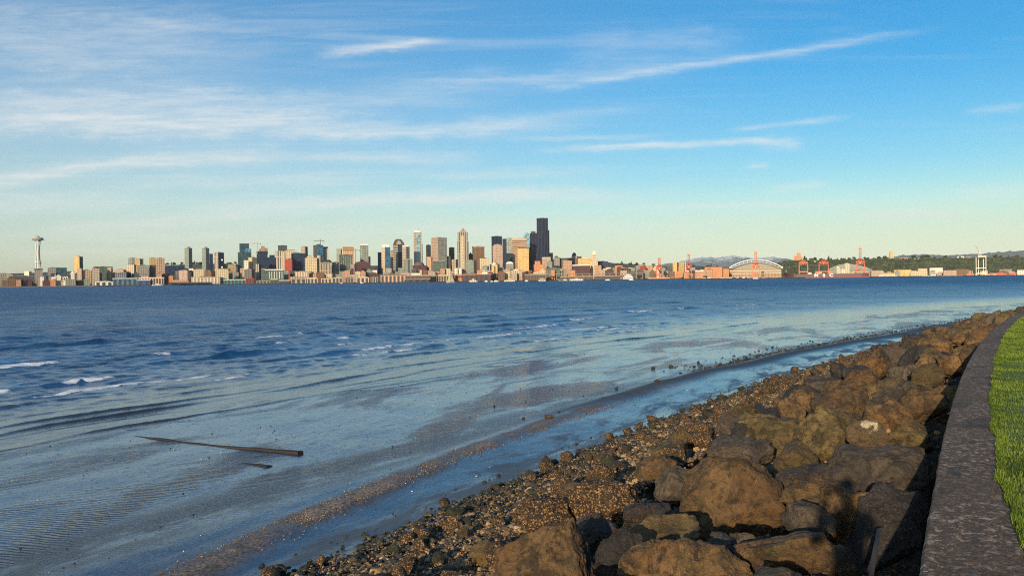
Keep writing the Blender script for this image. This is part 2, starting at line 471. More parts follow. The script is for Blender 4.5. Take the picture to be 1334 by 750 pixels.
beach = link_mesh('beach', me, None, [t.mat]); tag(beach, kind='structure')

# ------------------------------------------------------------------ sea
rings = np.concatenate([np.geomspace(16, 90, 640), np.geomspace(90, 700, 330)[1:], np.geomspace(700, 9000, 70)[1:]])
X, Y, Fc, Rr = radial_grid(0, 0, 0, 58, -58, 600, rings)
S = sdist(X, Y) ; T = Y * 0.86 + X * 0.5                             # T runs along the shore
n0 = X.size
Z = np.zeros_like(X)
foam = np.zeros_like(X)
cellr = Rr * np.where(Rr < 90, 0.0027, np.where(Rr < 700, 0.0062, 0.037))
off = sstep(25, 36, S)
wr = np.random.default_rng(5)
warp = fbm2(X, Y, 0.05, 3, seed=77); warp2 = fbm2(X, Y, 0.4, 2, seed=78)
for k in range(54):
    L = 0.40 * (13.0 ** (wr.random() ** 1.35)); ang = R(-36) + wr.normal(0, 0.6)
    kx = math.cos(ang) * 2 * math.pi / L; ky = math.sin(ang) * 2 * math.pi / L
    a = 0.0098 * L ** 0.66
    fade = np.clip(1.7 - cellr * 4.0 / L, 0, 1)
    ph = wr.random() * 6.28; g1_, g2_ = wr.random(2) * 6.28; gl = 0.9 / (5 * L)
    group = np.clip(0.45 + 0.8 * np.sin(gl * (X * .9 + Y * .2) + g1_ + 3 * warp) * np.sin(gl * (Y - .3 * X) * .8 + g2_ + 3 * warp), 0, 2)
    th = kx * X + ky * Y + ph + min(2.5, 3.0 / L) * warp2 + 2.0 * warp
    Z += a * fade * off * group * (np.sin(th) + 0.22 * np.cos(2 * th))
Z *= 0.95
# low wavelets and breakers running parallel to the shore; (distance at bearing of the photograph, height, half width, foam, along-extent)
bendn = fbm2(X, Y, 0.035, 3, seed=21)
bend2 = fbm2(X, Y, 0.22, 3, seed=22)
T1 = np.linspace(-200, 12000, 60000)
def tnoise(sc, seed): return np.interp(T, T1, fbm2(T1, T1 * 0, sc, 3, seed=seed))
fine_n = fbm2(X, Y, 3.0, 3, seed=2)
def crest(s0, slope_t, h, wdt, fo, t0, t1, seed, wob=2.0):
    global Z, foam
    c = s0 + slope_t * (T - 30) + wob * bendn + 0.45 * bend2 + 0.8 * tnoise(0.09, seed)
    d = S - c
    al = sstep(t0 - 5, t0 + 4, T) * sstep(t1 + 9, t1 - 6, T)
    var = np.clip(0.55 + 1.3 * tnoise(0.16, seed + 9), 0.1, 1.5)
    front = np.exp(-(d / (wdt * 0.5)) ** 2) * (d < 0) + np.exp(-(d / (wdt * 1.8)) ** 2) * (d >= 0)
    fade = np.clip(1.8 - cellr / (wdt * 1.3), 0, 1)
    if s0 > 29: h *= 0.78
    Z += h * al * var * front * fade * (1 + 0.25 * fine_n)
    if fo > 0:
        brk = sstep(0.02, 0.4, tnoise(0.17, seed + 31) + fo - 0.66)
        foam = np.maximum(foam, al * brk * np.exp(-((d + wdt * 0.25) / (wdt * 0.8)) ** 2) * np.clip(0.75 + 0.9 * fine_n, 0, 1.2))
crest(22.6, 0.02, 0.034, 0.10, 0.0, -40, 70, 16, 1.0)
crest(23.3, -0.035, 0.046, 0.11, 0.0, -40, 60, 1, 1.0)
crest(24.1, 0.03, 0.052, 0.13, 0.0, -40, 120, 13, 1.2)
crest(25.3, -0.02, 0.050, 0.13, 0.0, -40, 95, 2, 1.6)
crest(26.6, 0.012, 0.070, 0.19, 0.0, -40, 150, 3)
crest(27.6, -0.012, 0.060, 0.18, 0.1, -30, 150, 14)
crest(29.6, 0.03, 0.07, 0.20, 0.45, -20, 70, 4)
crest(31.8, 0.0, 0.12, 0.28, 0.62, -20, 120, 5)
crest(34.2, 0.02, 0.14, 0.32, 0.70, -25, 140, 6)
crest(37.5, -0.01, 0.19, 0.38, 0.82, -30, 90, 7)
crest(42.0, 0.02, 0.21, 0.46, 0.76, -30, 130, 8)
crest(47.5, 0.0, 0.20, 0.60, 0.70, -30, 160, 9, 3.0)
crest(54.0, 0.0, 0.24, 0.75, 0.72, 40, 150, 10, 3.0)
crest(61.0, 0.01, 0.20, 0.9, 0.25, -40, 190, 11, 4.0)
crest(72.0, 0.0, 0.20, 1.1, 0.2, -40, 220, 12, 5.0)
Z += np.where(S < 23.0, -0.25 * sstep(23.5, 18, S), 0) + 0.010 * fbm2(X, Y, 0.7, 3, seed=40) * sstep(60, 20, S)
me = np_mesh('sea', np.stack([X.ravel(), Y.ravel(), Z.ravel()], 1), Fc, True)
set_attr(me, 'foam', np.clip(foam, 0, 1)); set_attr(me, 'shore', S)
t = NT('sea_water')
pos = t.pos(); flat = t.mapping(pos, (1, 1, 0)); sh = t.attr('shore')
along = t.mapping(flat, (1, 1, 1), (0, 0, R(33)))
offs = t.ramp(sh, 26.0, 75.0)
g1 = t.noise(t.mapping(along, (1.0, 0.42, 1)), 0.55, 6, 0.62, 0.4)
g2 = t.noise(t.mapping(along, (1.0, 0.5, 1)), 2.6, 5, 0.6, 0.3)
g3 = t.noise(t.mapping(flat, (0.5, 1.0, 1)), 0.045, 5, 0.6, 0.3)
g4 = t.noise(t.mapping(flat, (0.35, 1.0, 1)), 0.008, 4, 0.6, 0.3)
gust = t.math('MULTIPLY_ADD', t.ramp(g4, 0.35, 0.65), 0.7, 0.65)
b1 = t.bump(t.math('MULTIPLY', g3, offs), 1.0, 6.0)
b2 = t.bump(t.math('MULTIPLY', g1, t.math('MULTIPLY', gust, t.math('MULTIPLY_ADD', offs, 0.9, 0.06))), 1.0, 1.1, b1)
b3 = t.bump(t.math('MULTIPLY', g2, t.math('MULTIPLY_ADD', offs, 0.8, 0.12)), 0.8, 0.16, b2)
fm = t.attr('foam'); fn = t.noise(t.mapping(along, (1.0, .6, 1)), 7.0, 6, 0.78)
fmask = t.math('MULTIPLY', t.ramp(t.math('MULTIPLY_ADD', fn, 0.9, t.math('MULTIPLY', fm, 1.0)), 0.80, 1.02), t.ramp(fm, 0.06, 0.25), clamp=True)
strk = t.noise(t.mapping(flat, (0.16, 0.045, 1), (0, 0, R(-12))), 1.0, 6, 0.68, 0.3)
shal = t.ramp(sh, 24.0, 40.0)
bodyc = t.mix(t.ramp(strk, 0.35, 0.65), (0.006, 0.050, 0.135, 1), (0.022, 0.125, 0.29, 1))
body = t.mix(shal, (0.030, 0.034, 0.040, 1), bodyc)
wrough = t.math('ADD', t.math('MULTIPLY', t.ramp(sh, 50, 180), t.math('MULTIPLY', t.math('SUBTRACT', strk, 0.5), 0.75)), t.math('ADD', t.math('MULTIPLY', t.ramp(sh, 25.0, 45.0), 0.14), t.math('MULTIPLY', t.math('MULTIPLY_ADD', t.ramp(sh, 40.0, 260.0), 0.16, 0.12), t.math('MULTIPLY_ADD', g3, 0.9, 0.6))))
b3 = jig(t, flat, 25.0, 0.16, 2, b3)
k1 = t.math('MULTIPLY', t.math('MULTIPLY_ADD', t.ramp(sh, 40.0, 220.0), 0.70, 0.12), t.math('MULTIPLY', t.ramp(sh, 24, 34), gust))
b3 = jig(t, t.mapping(flat, (0.55, 1.0, 1)), 0.9, k1, 4, b3)
k2 = t.math('MULTIPLY', t.ramp(sh, 60.0, 400.0), 0.60)
b3 = jig(t, t.mapping(flat, (0.25, 1.0, 1)), 0.06, k2, 4, b3)
t.bsdf(t.mix(fmask, body, (0.78, 0.80, 0.82, 1)), t.mixf(fmask, wrough, 0.7), b3, ior=1.33)
sea = link_mesh('sea', me, None, [t.mat]); tag(sea, kind='structure')
# the open water beyond the finely modelled part, and behind the viewer
m = MB(); m.add([(-60000, -60000, -0.6), (60000, -60000, -0.6), (60000, 60000, -0.6), (-60000, 60000, -0.6)], [(0, 1, 2, 3)])
o = m.build('sea', plain('deep_water', (0.01, 0.05, 0.10), 0.15)); tag(o, kind='structure')

# ------------------------------------------------------------------ seawall
def wall_pts(offset, ys):
    x = wx(ys); tpx = wxp(ys); L = np.sqrt(1 + tpx ** 2)
    nx = 1 / L; ny = -tpx / L                                      # towards the land
    return x + nx * offset, ys + ny * offset
ys = np.concatenate([np.linspace(-9, 12, 150), np.linspace(12.2, 130, 260)])
arc = np.concatenate([[0], np.cumsum(np.sqrt(np.diff(ys) ** 2 + np.diff(wx(ys)) ** 2))])
def strip(name, prof, mat, jitter=0.004, parent=None, seed=0):
    """prof: list of (offset from the seaward edge, z)"""
    n = len(ys); k = len(prof); V = []
    for j, (o_, z) in enumerate(prof):
        x, y = wall_pts(o_, ys)
        jz = jitter * fbm2(x, y, 3.0, 3, seed=seed + j * 2.0) * 2
        V.append(np.stack([x + jz, y, z + jz], 1))
    V = np.stack(V, 1).reshape(-1, 3)
    i = (np.arange(n - 1)[:, None] * k + np.arange(k - 1)[None, :])
    Fq = np.stack([i, i + k, i + k + 1, i + 1], -1).reshape(-1, 4)
    me = np_mesh(name, V, Fq, False)
    uv = me.uv_layers.new(name='UVMap')
    U = np.repeat(arc[:, None], k, 1).ravel(); W = np.tile(np.array([p[0] - p[1] for p in prof]), n)
    li = Fq.ravel(); uv.data.foreach_set('uv', np.stack([W[li], U[li]], 1).astype(np.float32).ravel())
    o = link_mesh(name, me, parent, [mat]); return o
t = NT('weathered_concrete')
uv = t.n('ShaderNodeTexCoord').outputs['UV']
big = t.noise(t.mapping(uv, (1.2, 0.7, 1)), 1.0, 4)
mid = t.noise(t.mapping(uv, (13.0, 12.0, 1)), 1.0, 8, 0.80, 0.15)
fin = t.noise(t.mapping(uv, (40, 60, 1)), 1.0, 4, 0.7)
peb = t.voro(t.mapping(uv, (70, 70, 1)), 1.0)
c = t.mix(t.ramp(fin, .3, .7), (0.022, 0.013, 0.007, 1), (0.165, 0.098, 0.050, 1))
c = t.mix(t.math('MULTIPLY', t.ramp(t.noise(t.mapping(uv, (24, 20, 1)), 1.0, 7, 0.82), .50, .60), .85), c, (0.24, 0.15, 0.095, 1))
c = t.mix(t.math('MULTIPLY', t.ramp(mid, 0.52, 0.59), t.ramp(big, 0.30, 0.6)), c, (0.46, 0.35, 0.26, 1))  # pale flecks: wear, plus grazing sunlight on raised spots put into the colour
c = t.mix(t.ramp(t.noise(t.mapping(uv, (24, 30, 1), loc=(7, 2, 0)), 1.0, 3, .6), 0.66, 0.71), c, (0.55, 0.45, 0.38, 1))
c = t.mix(t.math('MULTIPLY', t.ramp(t.noise(t.mapping(uv, (2.5, 1.1, 1), loc=(9, 4, 0)), 1.0, 5, .65), 0.52, 0.66), .7), c, (0.014, 0.014, 0.012, 1))
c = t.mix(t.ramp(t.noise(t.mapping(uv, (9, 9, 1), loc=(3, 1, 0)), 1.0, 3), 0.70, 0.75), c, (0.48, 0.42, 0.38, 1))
sx = t.n('ShaderNodeSeparateXYZ'); t.l(uv, sx.inputs[0])
joint = t.math('LESS_THAN', t.math('FRACT', t.math('DIVIDE', sx.outputs[1], 6.1)), 0.0030)
c = t.mix(joint, c, (0.012, 0.011, 0.010, 1))
h = t.math('ADD', t.math('MULTIPLY', mid, 1.0), t.math('MULTIPLY', fin, 0.45))
nb = t.bump(h, 0.8, 0.022)
nb = t.bump(peb, 0.5, 0.006, nb)
t.bsdf(c, 0.85, nb)
WALLMAT = t.mat
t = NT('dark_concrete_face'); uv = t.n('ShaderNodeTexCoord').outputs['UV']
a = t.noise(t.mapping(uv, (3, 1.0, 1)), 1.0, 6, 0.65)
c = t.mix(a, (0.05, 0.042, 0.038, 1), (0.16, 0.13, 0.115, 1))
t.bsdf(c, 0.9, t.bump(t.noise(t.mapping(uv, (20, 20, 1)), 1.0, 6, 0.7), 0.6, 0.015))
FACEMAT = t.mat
wall = empty('seawall', (0, 0, 0), 0, 'low dark weathered concrete seawall curving between the boulders and the lawn', 'seawall')
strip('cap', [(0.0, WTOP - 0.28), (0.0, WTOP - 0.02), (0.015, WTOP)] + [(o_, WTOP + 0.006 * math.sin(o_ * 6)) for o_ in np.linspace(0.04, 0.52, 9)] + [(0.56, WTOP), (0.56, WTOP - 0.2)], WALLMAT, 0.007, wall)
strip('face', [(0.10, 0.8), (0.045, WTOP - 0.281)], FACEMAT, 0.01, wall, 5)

# lawn
X, Yy = np.meshgrid(np.linspace(0, 1, 60) ** 1.6, ys, indexing='ij')
offs_ = 0.555 + X * 60
wxv = wx(Yy); tp = wxp(Yy); L = np.sqrt(1 + tp ** 2)
GX = wxv + offs_ / L; GY = Yy - tp / L * offs_
gz = WTOP - 0.01 + 0.02 * fbm2(GX, GY, 0.8, 3, seed=2) + 0.010 * np.minimum(offs_ - 0.5, 8)
i = np.arange(59)[:, None] * len(ys) + np.arange(len(ys) - 1)[None, :]
Fl = np.stack([i, i + len(ys), i + len(ys) + 1, i + 1], -1).reshape(-1, 4)
me = np_mesh('lawn', np.stack([GX.ravel(), GY.ravel(), gz.ravel()], 1), Fl, True)
t = NT('turf'); p_ = t.pos()
c = t.mix(t.noise(p_, 0.9, 5, 0.6), (0.07, 0.12, 0.015, 1), (0.15, 0.22, 0.026, 1))
c = t.mix(t.ramp(t.noise(p_, 22, 3), 0.4, 0.7), c, (0.05, 0.045, 0.02, 1))
t.bsdf(c, 0.9, t.bump(t.noise(p_, 30, 4), 0.6, 0.03))
lawn = link_mesh('lawn', me, None, [t.mat]); tag(lawn, kind='structure')
# blades
gr = np.random.default_rng(3)
NB = 420000
def tn_edge(v): return fbm2(v, v * 0, 2.2, 4, seed=91) * 1.6
yy = 0.5 + gr.random(NB) ** 1.7 * 52
gedge = 0.425 + 0.11 * np.exp(-(np.maximum(yy, 4.6) - 4.9) / 1.3) + 0.035 * tn_edge(yy)
oo = gedge + np.where(gr.random(NB) < 0.10, gr.random(NB) * 0.06, 0.02 + gr.random(NB) ** 1.2 * (2.0 + yy * 0.15))
def g_at(o_, y_):
    tp = wxp(y_); L = np.sqrt(1 + tp ** 2); return wx(y_) + o_ / L, y_ - tp / L * o_
bx_, by_ = g_at(oo, yy)
dens = fbm2(bx_, by_, 1.4, 3, seed=9)
clump = fbm2(bx_, by_, 6.0, 3, seed=19)
hgt = (0.012 + 0.026 * gr.random(NB) ** 1.5 + 0.012 * dens + 0.012 * np.maximum(clump, 0)) * (1 + yy * 0.012)
wid = (0.0022 + 0.002 * gr.random(NB)) * (1 + yy * 0.07)
az = gr.random(NB) * 6.283; lean = 0.5 * gr.random(NB) * hgt; la = gr.random(NB) * 6.283
base = np.where(oo < 0.56, WTOP + 0.002, WTOP - 0.015) + 0.010 * np.minimum(np.maximum(oo - 0.5, 0), 8)
c1 = np.stack([bx_ - np.cos(az) * wid, by_ - np.sin(az) * wid, base], 1)
c2 = np.stack([bx_ + np.cos(az) * wid, by_ + np.sin(az) * wid, base], 1)
c3 = np.stack([bx_ + np.cos(la) * lean, by_ + np.sin(la) * lean, base + hgt], 1)
V = np.stack([c1, c2, c3], 1).reshape(-1, 3)
me = np_mesh('grass', V, np.arange(NB * 3).reshape(-1, 3), False)
tint = np.clip(0.42 + 0.55 * dens + 0.7 * clump + 0.8 * (gr.random(NB) - .5), 0, 1)
set_attr(me, 'tint', np.repeat(tint, 3))
t = NT('grass_blade')
c = t.mix(t.attr('tint'), (0.035, 0.072, 0.008, 1), (0.190, 0.260, 0.026, 1))
t.bsdf(c, 0.55, spec=0.25, **{'Subsurface Weight': 0.0, 'Transmission Weight': 0.0})
go = link_mesh('grass', me, None, [t.mat]); tag(go, 'short green grass beside the seawall', kind='stuff')
# ------------------------------------------------------------------ boulders
_ICO = {}
def ico(level):
    if level not in _ICO:
        bm = bmesh.new(); bmesh.ops.create_icosphere(bm, subdivisions=level, radius=1.0)
        bm.verts.ensure_lookup_table()
        V = np.array([v.co[:] for v in bm.verts]); Fc = np.array([[v.index for v in f.verts] for f in bm.faces]); bm.free()
        V /= np.linalg.norm(V, axis=1)[:, None]
        _ICO[level] = (V, Fc)
    return _ICO[level]

def rock_verts(level, seed, planes=15, p=26, rough=1.0, custom=None, sharp=1.0):
    rg = np.random.default_rng(seed)
    D, Fc = ico(level)
    if custom is None:
        N = rg.normal(size=(planes, 3)); N /= np.linalg.norm(N, axis=1)[:, None]
        # keep a few broad faces opposite one another, as broken rock has
        N[1] = -N[0] + 0.35 * rg.normal(size=3); N[1] /= np.linalg.norm(N[1])
        d = 0.66 + 0.34 * rg.random(planes)
        N = np.vstack([N, np.eye(3), -np.eye(3)]); d = np.concatenate([d, np.full(6, 1.0)])
    else:
        N = np.array([c[:3] for c in custom], float); N /= np.linalg.norm(N, axis=1)[:, None]
        d = np.array([c[3] for c in custom], float)
    q = np.maximum(D @ N.T, 0) / d
    r = (q ** p).sum(1) ** (-1.0 / p)
    V = D * r[:, None]
    o_ = seed * 3.7
    V = V * (1 + rough * (0.10 * fbm(V * 1.3 + o_, 3) + 0.045 * fbm(V * 3.4 + o_ + 5, 4))[:, None])
    # ledges and cracks
    cr = np.abs(fbm(V * np.array([1.5, 1.5, 2.6]) + o_ + 31, 3)); V = V * (1 - rough * 0.06 * np.exp(-(cr / 0.035) ** 2))[:, None]
    st = fbm(V * 1.9 + o_ + 51, 3) * 5.0; fr_ = st - np.floor(st)
    V = V * (1 + rough * 0.030 * (np.floor(st) + np.clip((fr_ - .8) / .2, 0, 1)))[:, None]
    cr = np.abs(fbm(V * np.array([3.1, 3.1, 2.2]) + o_ + 71, 3)); V = V * (1 - rough * 0.035 * np.exp(-(cr / 0.03) ** 2))[:, None]
    if level >= 4:
        V = V * (1 + rough * 0.040 * fbm(V * 8 + o_ + 9, 4, 0.62))[:, None]
    return V, Fc

def rock_material(name, a, b, c_dark, warm, barn=0.0, wet=0.0, spots=0.25, bscale=1.0, patch=None):
    t = NT(name)
    o = t.obj(); g = t.pos()
    oi = t.n('ShaderNodeObjectInfo').outputs['Random']
    n1 = t.noise(g, 0.9, 4, 0.6, 0.4); n2 = t.noise(g, 4.2, 7, 0.68, 0.5); n3 = t.noise(g, 17.0, 6, 0.72); n4 = t.noise(g, 60.0, 4, 0.7)
    c = t.mix(t.ramp(n2, 0.36, 0.64), a, b)
    c = t.mix(t.math('MULTIPLY', t.ramp(n1, 0.46, 0.64), 0.75), c, warm)
    c = t.mix(t.math('MULTIPLY', t.ramp(n3, 0.50, 0.64), 0.9), c, c_dark)
    c = t.mix(t.math('MULTIPLY', t.ramp(t.noise(g, 34.0, 5, 0.75), 0.56, 0.66), 0.55), c, (0.34, 0.23, 0.11, 1))
    c = t.mix(t.math('MULTIPLY', t.ramp(t.noise(g, 1.6, 5, 0.7, 0.6), 0.56, 0.68), 0.55), c, (0.085, 0.078, 0.030, 1))
    v = t.math('MULTIPLY_ADD', oi, 0.55, 0.72)
    c = t.mix(1.0, c, t.n('ShaderNodeCombineColor').outputs[0], 'MULTIPLY') if False else t.mix(t.math('MULTIPLY', t.math('SUBTRACT', 1.0, oi), 0.45), c, c_dark)
    lich = t.math('MULTIPLY', t.ramp(t.noise(g, 9.0, 5, 0.75, 0.8), 0.66, 0.72), t.ramp(n1, 0.4, 0.7))
    c = t.mix(t.math('MULTIPLY', lich, spots * 2.2, clamp=True), c, (0.42, 0.33, 0.21, 1))
    if patch is not None:
        px_, py_, pz_, pr_ = patch
        vm = t.n('ShaderNodeVectorMath', operation='DISTANCE'); t.l(g, vm.inputs[0]); vm.inputs[1].default_value = (px_, py_, pz_)
        dd = t.math('ADD', vm.outputs['Value'], t.math('MULTIPLY', t.math('SUBTRACT', t.noise(g, 9, 5, 0.7), 0.5), pr_ * 3.4))
        c = t.mix(t.ramp(dd, pr_, pr_ * 0.7), c, (0.56, 0.45, 0.29, 1))
    cra = t.voro(t.mapping(g, (1, 1, 1.6)), 1.5, 'DISTANCE_TO_EDGE')
    crk = t.ramp(t.math('ADD', cra, t.math('MULTIPLY', t.math('SUBTRACT', n2, 0.5), 0.9)), -0.02, 0.03)
    c = t.mix(t.math('MULTIPLY', t.math('SUBTRACT', 1.0, crk), 0.35), c, c_dark)
    nb = t.bump(crk, 0.35, 0.02)
    nb = t.bump(n2, 0.8, 0.085 * bscale, nb)
    nb = t.bump(t.math('ADD', n3, t.math('MULTIPLY', n4, 0.45)), 1.0, 0.034 * bscale, nb)
    rough = 0.82
    if barn > 0:
        v1 = t.voro(g, 34.0); v2 = t.voro(g, 15.0)
        bm_ = t.math('MULTIPLY', t.ramp(t.noise(g, 3.0, 5, 0.7), 0.58 - 0.38 * barn, 0.70 - 0.38 * barn), 1.0)
        shell = t.math('MULTIPLY', t.ramp(v1, 0.62, 0.30), t.ramp(t.noise(g, 20, 4, .7), 0.36, 0.52))
        bc = t.mix(shell, (0.045, 0.028, 0.016, 1), (0.50, 0.28, 0.11, 1))
        bc = t.mix(t.math('MULTIPLY', t.ramp(v2, 0.25, 0.1), 0.7), bc, (0.05, 0.045, 0.03, 1))
        c = t.mix(bm_, c, bc)
        nb = t.bump(t.math('MULTIPLY', shell, bm_), 1.0, 0.03, nb)
        nb = t.bump(t.math('MULTIPLY', v2, bm_), 0.8, 0.05, nb)
    if wet > 0: rough = t.mixf(t.ramp(n1, 0.4, 0.6), 0.8, 0.35)
    t.bsdf(c, rough, nb)
    return t.mat
BROWN = rock_material('brown_rock', (0.085, 0.050, 0.020, 1), (0.26, 0.150, 0.055, 1), (0.016, 0.012, 0.009, 1), (0.200, 0.100, 0.030, 1))
OLIVE = rock_material('olive_rock', (0.080, 0.056, 0.020, 1), (0.22, 0.150, 0.052, 1), (0.017, 0.014, 0.009, 1), (0.17, 0.105, 0.034, 1))
GREY = rock_material('grey_rock', (0.065, 0.050, 0.034, 1), (0.18, 0.132, 0.082, 1), (0.024, 0.020, 0.018, 1), (0.14, 0.095, 0.055, 1))
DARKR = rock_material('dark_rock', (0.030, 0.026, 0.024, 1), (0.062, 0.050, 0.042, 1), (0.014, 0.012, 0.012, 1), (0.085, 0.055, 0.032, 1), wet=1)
BARN = rock_material('barnacled_rock', (0.075, 0.050, 0.028, 1), (0.16, 0.10, 0.05, 1), (0.022, 0.016, 0.010, 1), (0.20, 0.12, 0.05, 1), barn=0.75)
BARN2 = rock_material('mussel_rock', (0.040, 0.034, 0.018, 1), (0.105, 0.075, 0.035, 1), (0.018, 0.018, 0.010, 1), (0.15, 0.09, 0.04, 1), barn=0.5)
WEEDR = rock_material('weedy_rock', (0.014, 0.020, 0.010, 1), (0.040, 0.048, 0.018, 1), (0.010, 0.012, 0.008, 1), (0.07, 0.055, 0.022, 1), barn=0.22, wet=1)
MATS = dict(b=BROWN, o=OLIVE, g=GREY, d=DARKR, n=BARN, m=BARN2, w=WEEDR)
CNAME = dict(b='brown', o='olive brown', g='greyish brown', d='dark', n='barnacled tan', m='mussel-speckled', w='dark green weedy')

def top_z(px, py, lift):
    """where the ray meets the slope raised by lift"""
    d = ray(px, py); lo, hi = 3.0, 140.0
    s = np.linspace(3.0, 140.0, 6000)
    p_ = np.array([CAM.x + d.x / d.y * s, s]).T; zz = CAM.z + d.z / d.y * s
    g = slope_z(p_[:, 0], p_[:, 1]) + lift
    k = np.argmax(zz < g)
    return s[k]

ROCKS_AT = []
def put_rock(px0, py0, px1, py1, mat, label, seed, deep=0.85, custom=None, level=6, rz=None, lift=None, p=52, material=None, top=None):
    cx_ = (px0 + px1) / 2; cy_ = (py0 + py1) / 2
    D = top_z(cx_, cy_, 0.32 if lift is None else lift)
    m = D / F
    w_ = (px1 - px0) * m / 2 * 1.06
    # seen from above at angle e: apparent height = h cos e + depth sin e
    ctr = P(cx_, cy_, D); e = math.atan2(CAMZ - ctr.z, D)
    dp = w_ * deep
    happ = (py1 - py0) * m / 2 * 1.06
    h_ = max(0.32 * w_, math.sqrt(max(happ ** 2 - (dp * math.sin(e)) ** 2, (0.45 * w_) ** 2)) / math.cos(e))
    V, Fc = rock_verts(level, seed, custom=custom, p=p)
    ext = (V.max(0) - V.min(0)) / 2; mid = (V.max(0) + V.min(0)) / 2
    V = (V - mid) / ext
    if custom is None:
        rg = np.random.default_rng(seed + 99)
    V = V * np.array([w_, dp, h_])
    me = np_mesh('boulder', V, Fc, True)
    o = link_mesh('boulder', me, None, [material or MATS[mat]])
    o.location = ctr; o.rotation_euler = (0, 0, -math.atan2(ctr.x, ctr.y) if rz is None else rz)
    tag(o, label, 'boulder', 'boulders piled against the seawall')
    ROCKS_AT.append((ctr.x, ctr.y, max(w_, dp)))
    return o
# planes (nx right, ny away, nz up, distance) of the three that the eye goes to first
TRI = [(-.62, -.45, .62, .60), (.85, -.25, .30, .58), (0, .8, .5, .7), (0, -1, .15, .72), (-.3, -.2, .9, .82), (0, 0, -1, .9), (-1, 0, 0, 1.1), (1, .2, 0, .9), (0.1, -.8, .55, .64)]
BIGT = [(-.10, -.90, .42, .50), (-.75, -.2, .62, .70), (.62, -.1, .78, .74), (-.05, .1, 1, .80), (.95, -.1, .12, .82), (-.97, 0, .1, .86), (.1, .95, .2, .8), (.25, -.8, -.5, .7), (0, 0, -1, .9), (-.55, -.7, -.2, .74)]
BLOCK = [(0, -.85, .5, .62), (0, -.2, 1, .62), (.75, -.3, .55, .84), (-.75, -.35, .5, .82), (1, 0, 0, .95), (-1, .1, 0, .95), (0, 1, .2, .8), (.3, -.9, -.2, .72), (0, 0, -1, .85)]
put_rock(642, 676, 782, 810, 'b', 'large brown boulder with a slanting wedge-shaped top beside the barnacled rocks', 101, 0.8, TRI)
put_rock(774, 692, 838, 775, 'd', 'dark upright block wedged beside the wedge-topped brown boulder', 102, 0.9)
put_rock(806, 706, 868, 775, 'b', 'reddish knobbly boulder with a pale cap beside the dark upright block', 103, 0.9)
put_rock(848, 706, 962, 800, 'b', 'long brown boulder with white shell spots below the olive block', 104, 0.8)
put_rock(828, 667, 909, 724, 'o', 'olive angular block in front of the big rust-brown slab', 105, 0.85)
put_rock(888, 598, 1026, 704, 'b', 'biggest boulder, a rust-brown slab with a broad smooth face', 106, 0.62, BIGT, p=44)
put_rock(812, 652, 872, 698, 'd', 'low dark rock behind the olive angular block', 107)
put_rock(748, 668, 812, 722, 'd', 'rounded rock coloured dark for shade in the hollow behind the wedge-topped boulder', 108)  # the dark rock material paints in the shade of the hollow
put_rock(853, 610, 914, 662, 'g', 'grey-brown rock with white barnacles beside the big rust-brown slab', 109)
put_rock(738, 624, 838, 686, 'n', 'wide barnacle-crusted golden boulder at the edge of the mussel bed', 110, 0.8)
put_rock(668, 650, 744, 704, 'n', 'barnacle-crusted brown boulder lowest beside the wedge-topped one', 111, 0.8)
put_rock(1020, 620, 1104, 676, 'b', 'brown boulder with a scalloped crest just past the big slab', 112)
put_rock(1068, 636, 1128, 706, 'b', 'orange-brown pointed lobe resting below the rounded block', 113, 0.8)
put_rock(1018, 655, 1086, 702, 'g', 'small grey dome-shaped rock with a white ring, under the scalloped boulder', 114)
put_rock(1013, 603, 1082, 648, 'd', 'small dark rock with shell marks between slab and rounded block', 115)
put_rock(1076, 584, 1206, 662, 'g', 'large rounded greyish block with a flat top near the seawall', 116, 0.72, BLOCK, p=20)
put_rock(1106, 638, 1208, 748, 'd', 'big boulder in shade right against the seawall face', 117, 0.8)  # shadow on this boulder is put in by the dark rock colour
put_rock(960, 690, 1088, 752, 'b', 'wide brown boulder with a curved ledge low in the pile', 118, 0.7)
put_rock(1012, 704, 1066, 744, 'b', 'smaller brown lump leaning on the ledged boulder', 119)
put_rock(1074, 713, 1116, 756, 'b', 'small brown rock below the orange-brown lobe', 120)
put_rock(922, 696, 974, 740, 'd', 'slate-dark slab tucked under the big rust-brown slab', 121)
put_rock(950, 694, 988, 726, 'g', 'little squarish grey rock beside the slate-dark slab', 122)
put_rock(884, 712, 978, 790, 'b', 'brown boulder cut off by the lower edge of the view', 123, 0.8)
put_rock(982, 738, 1050, 790, 'd', 'dark rock at the lower edge beneath the ledged boulder', 124)
put_rock(922, 572, 1006, 612, 'g', 'low grey-brown rock behind the big rust-brown slab', 125)
put_rock(972, 544, 1044, 604, 'o', 'smooth tan egg-shaped boulder behind the big slab', 126)
put_rock(1036, 530, 1120, 608, 'o', 'large brown boulder with a ridge between tan egg and rounded block', 127, 0.8)
PATCH_C = P(1131, 561, top_z(1131, 561, 0.30))
PATCHED = rock_material('patched_rock', (0.078, 0.054, 0.026, 1), (0.155, 0.105, 0.05, 1), (0.030, 0.022, 0.015, 1), (0.20, 0.12, 0.05, 1), patch=(4.86, 11.64, 2.60, 0.13))
put_rock(1105, 548, 1160, 596, 'b', 'brown rock crowned with a bright cream-white crust', 128, 0.8, material=PATCHED)
put_rock(1026, 508, 1062, 540, 'b', 'small golden rock at the boundary of boulders and mussel bed', 129)
put_rock(1058, 504, 1128, 560, 'b', 'reddish boulder above the ridged brown one', 130)
put_rock(1112, 502, 1150, 536, 'o', 'small olive rock between reddish boulder and grey-flecked one', 131)
put_rock(1172, 504, 1232, 552, 'b', 'boxy brown boulder touching the dark gap along the seawall', 132, 0.7)
put_rock(1138, 500, 1182, 548, 'g', 'grey-brown rock beside the boxy boulder', 133)
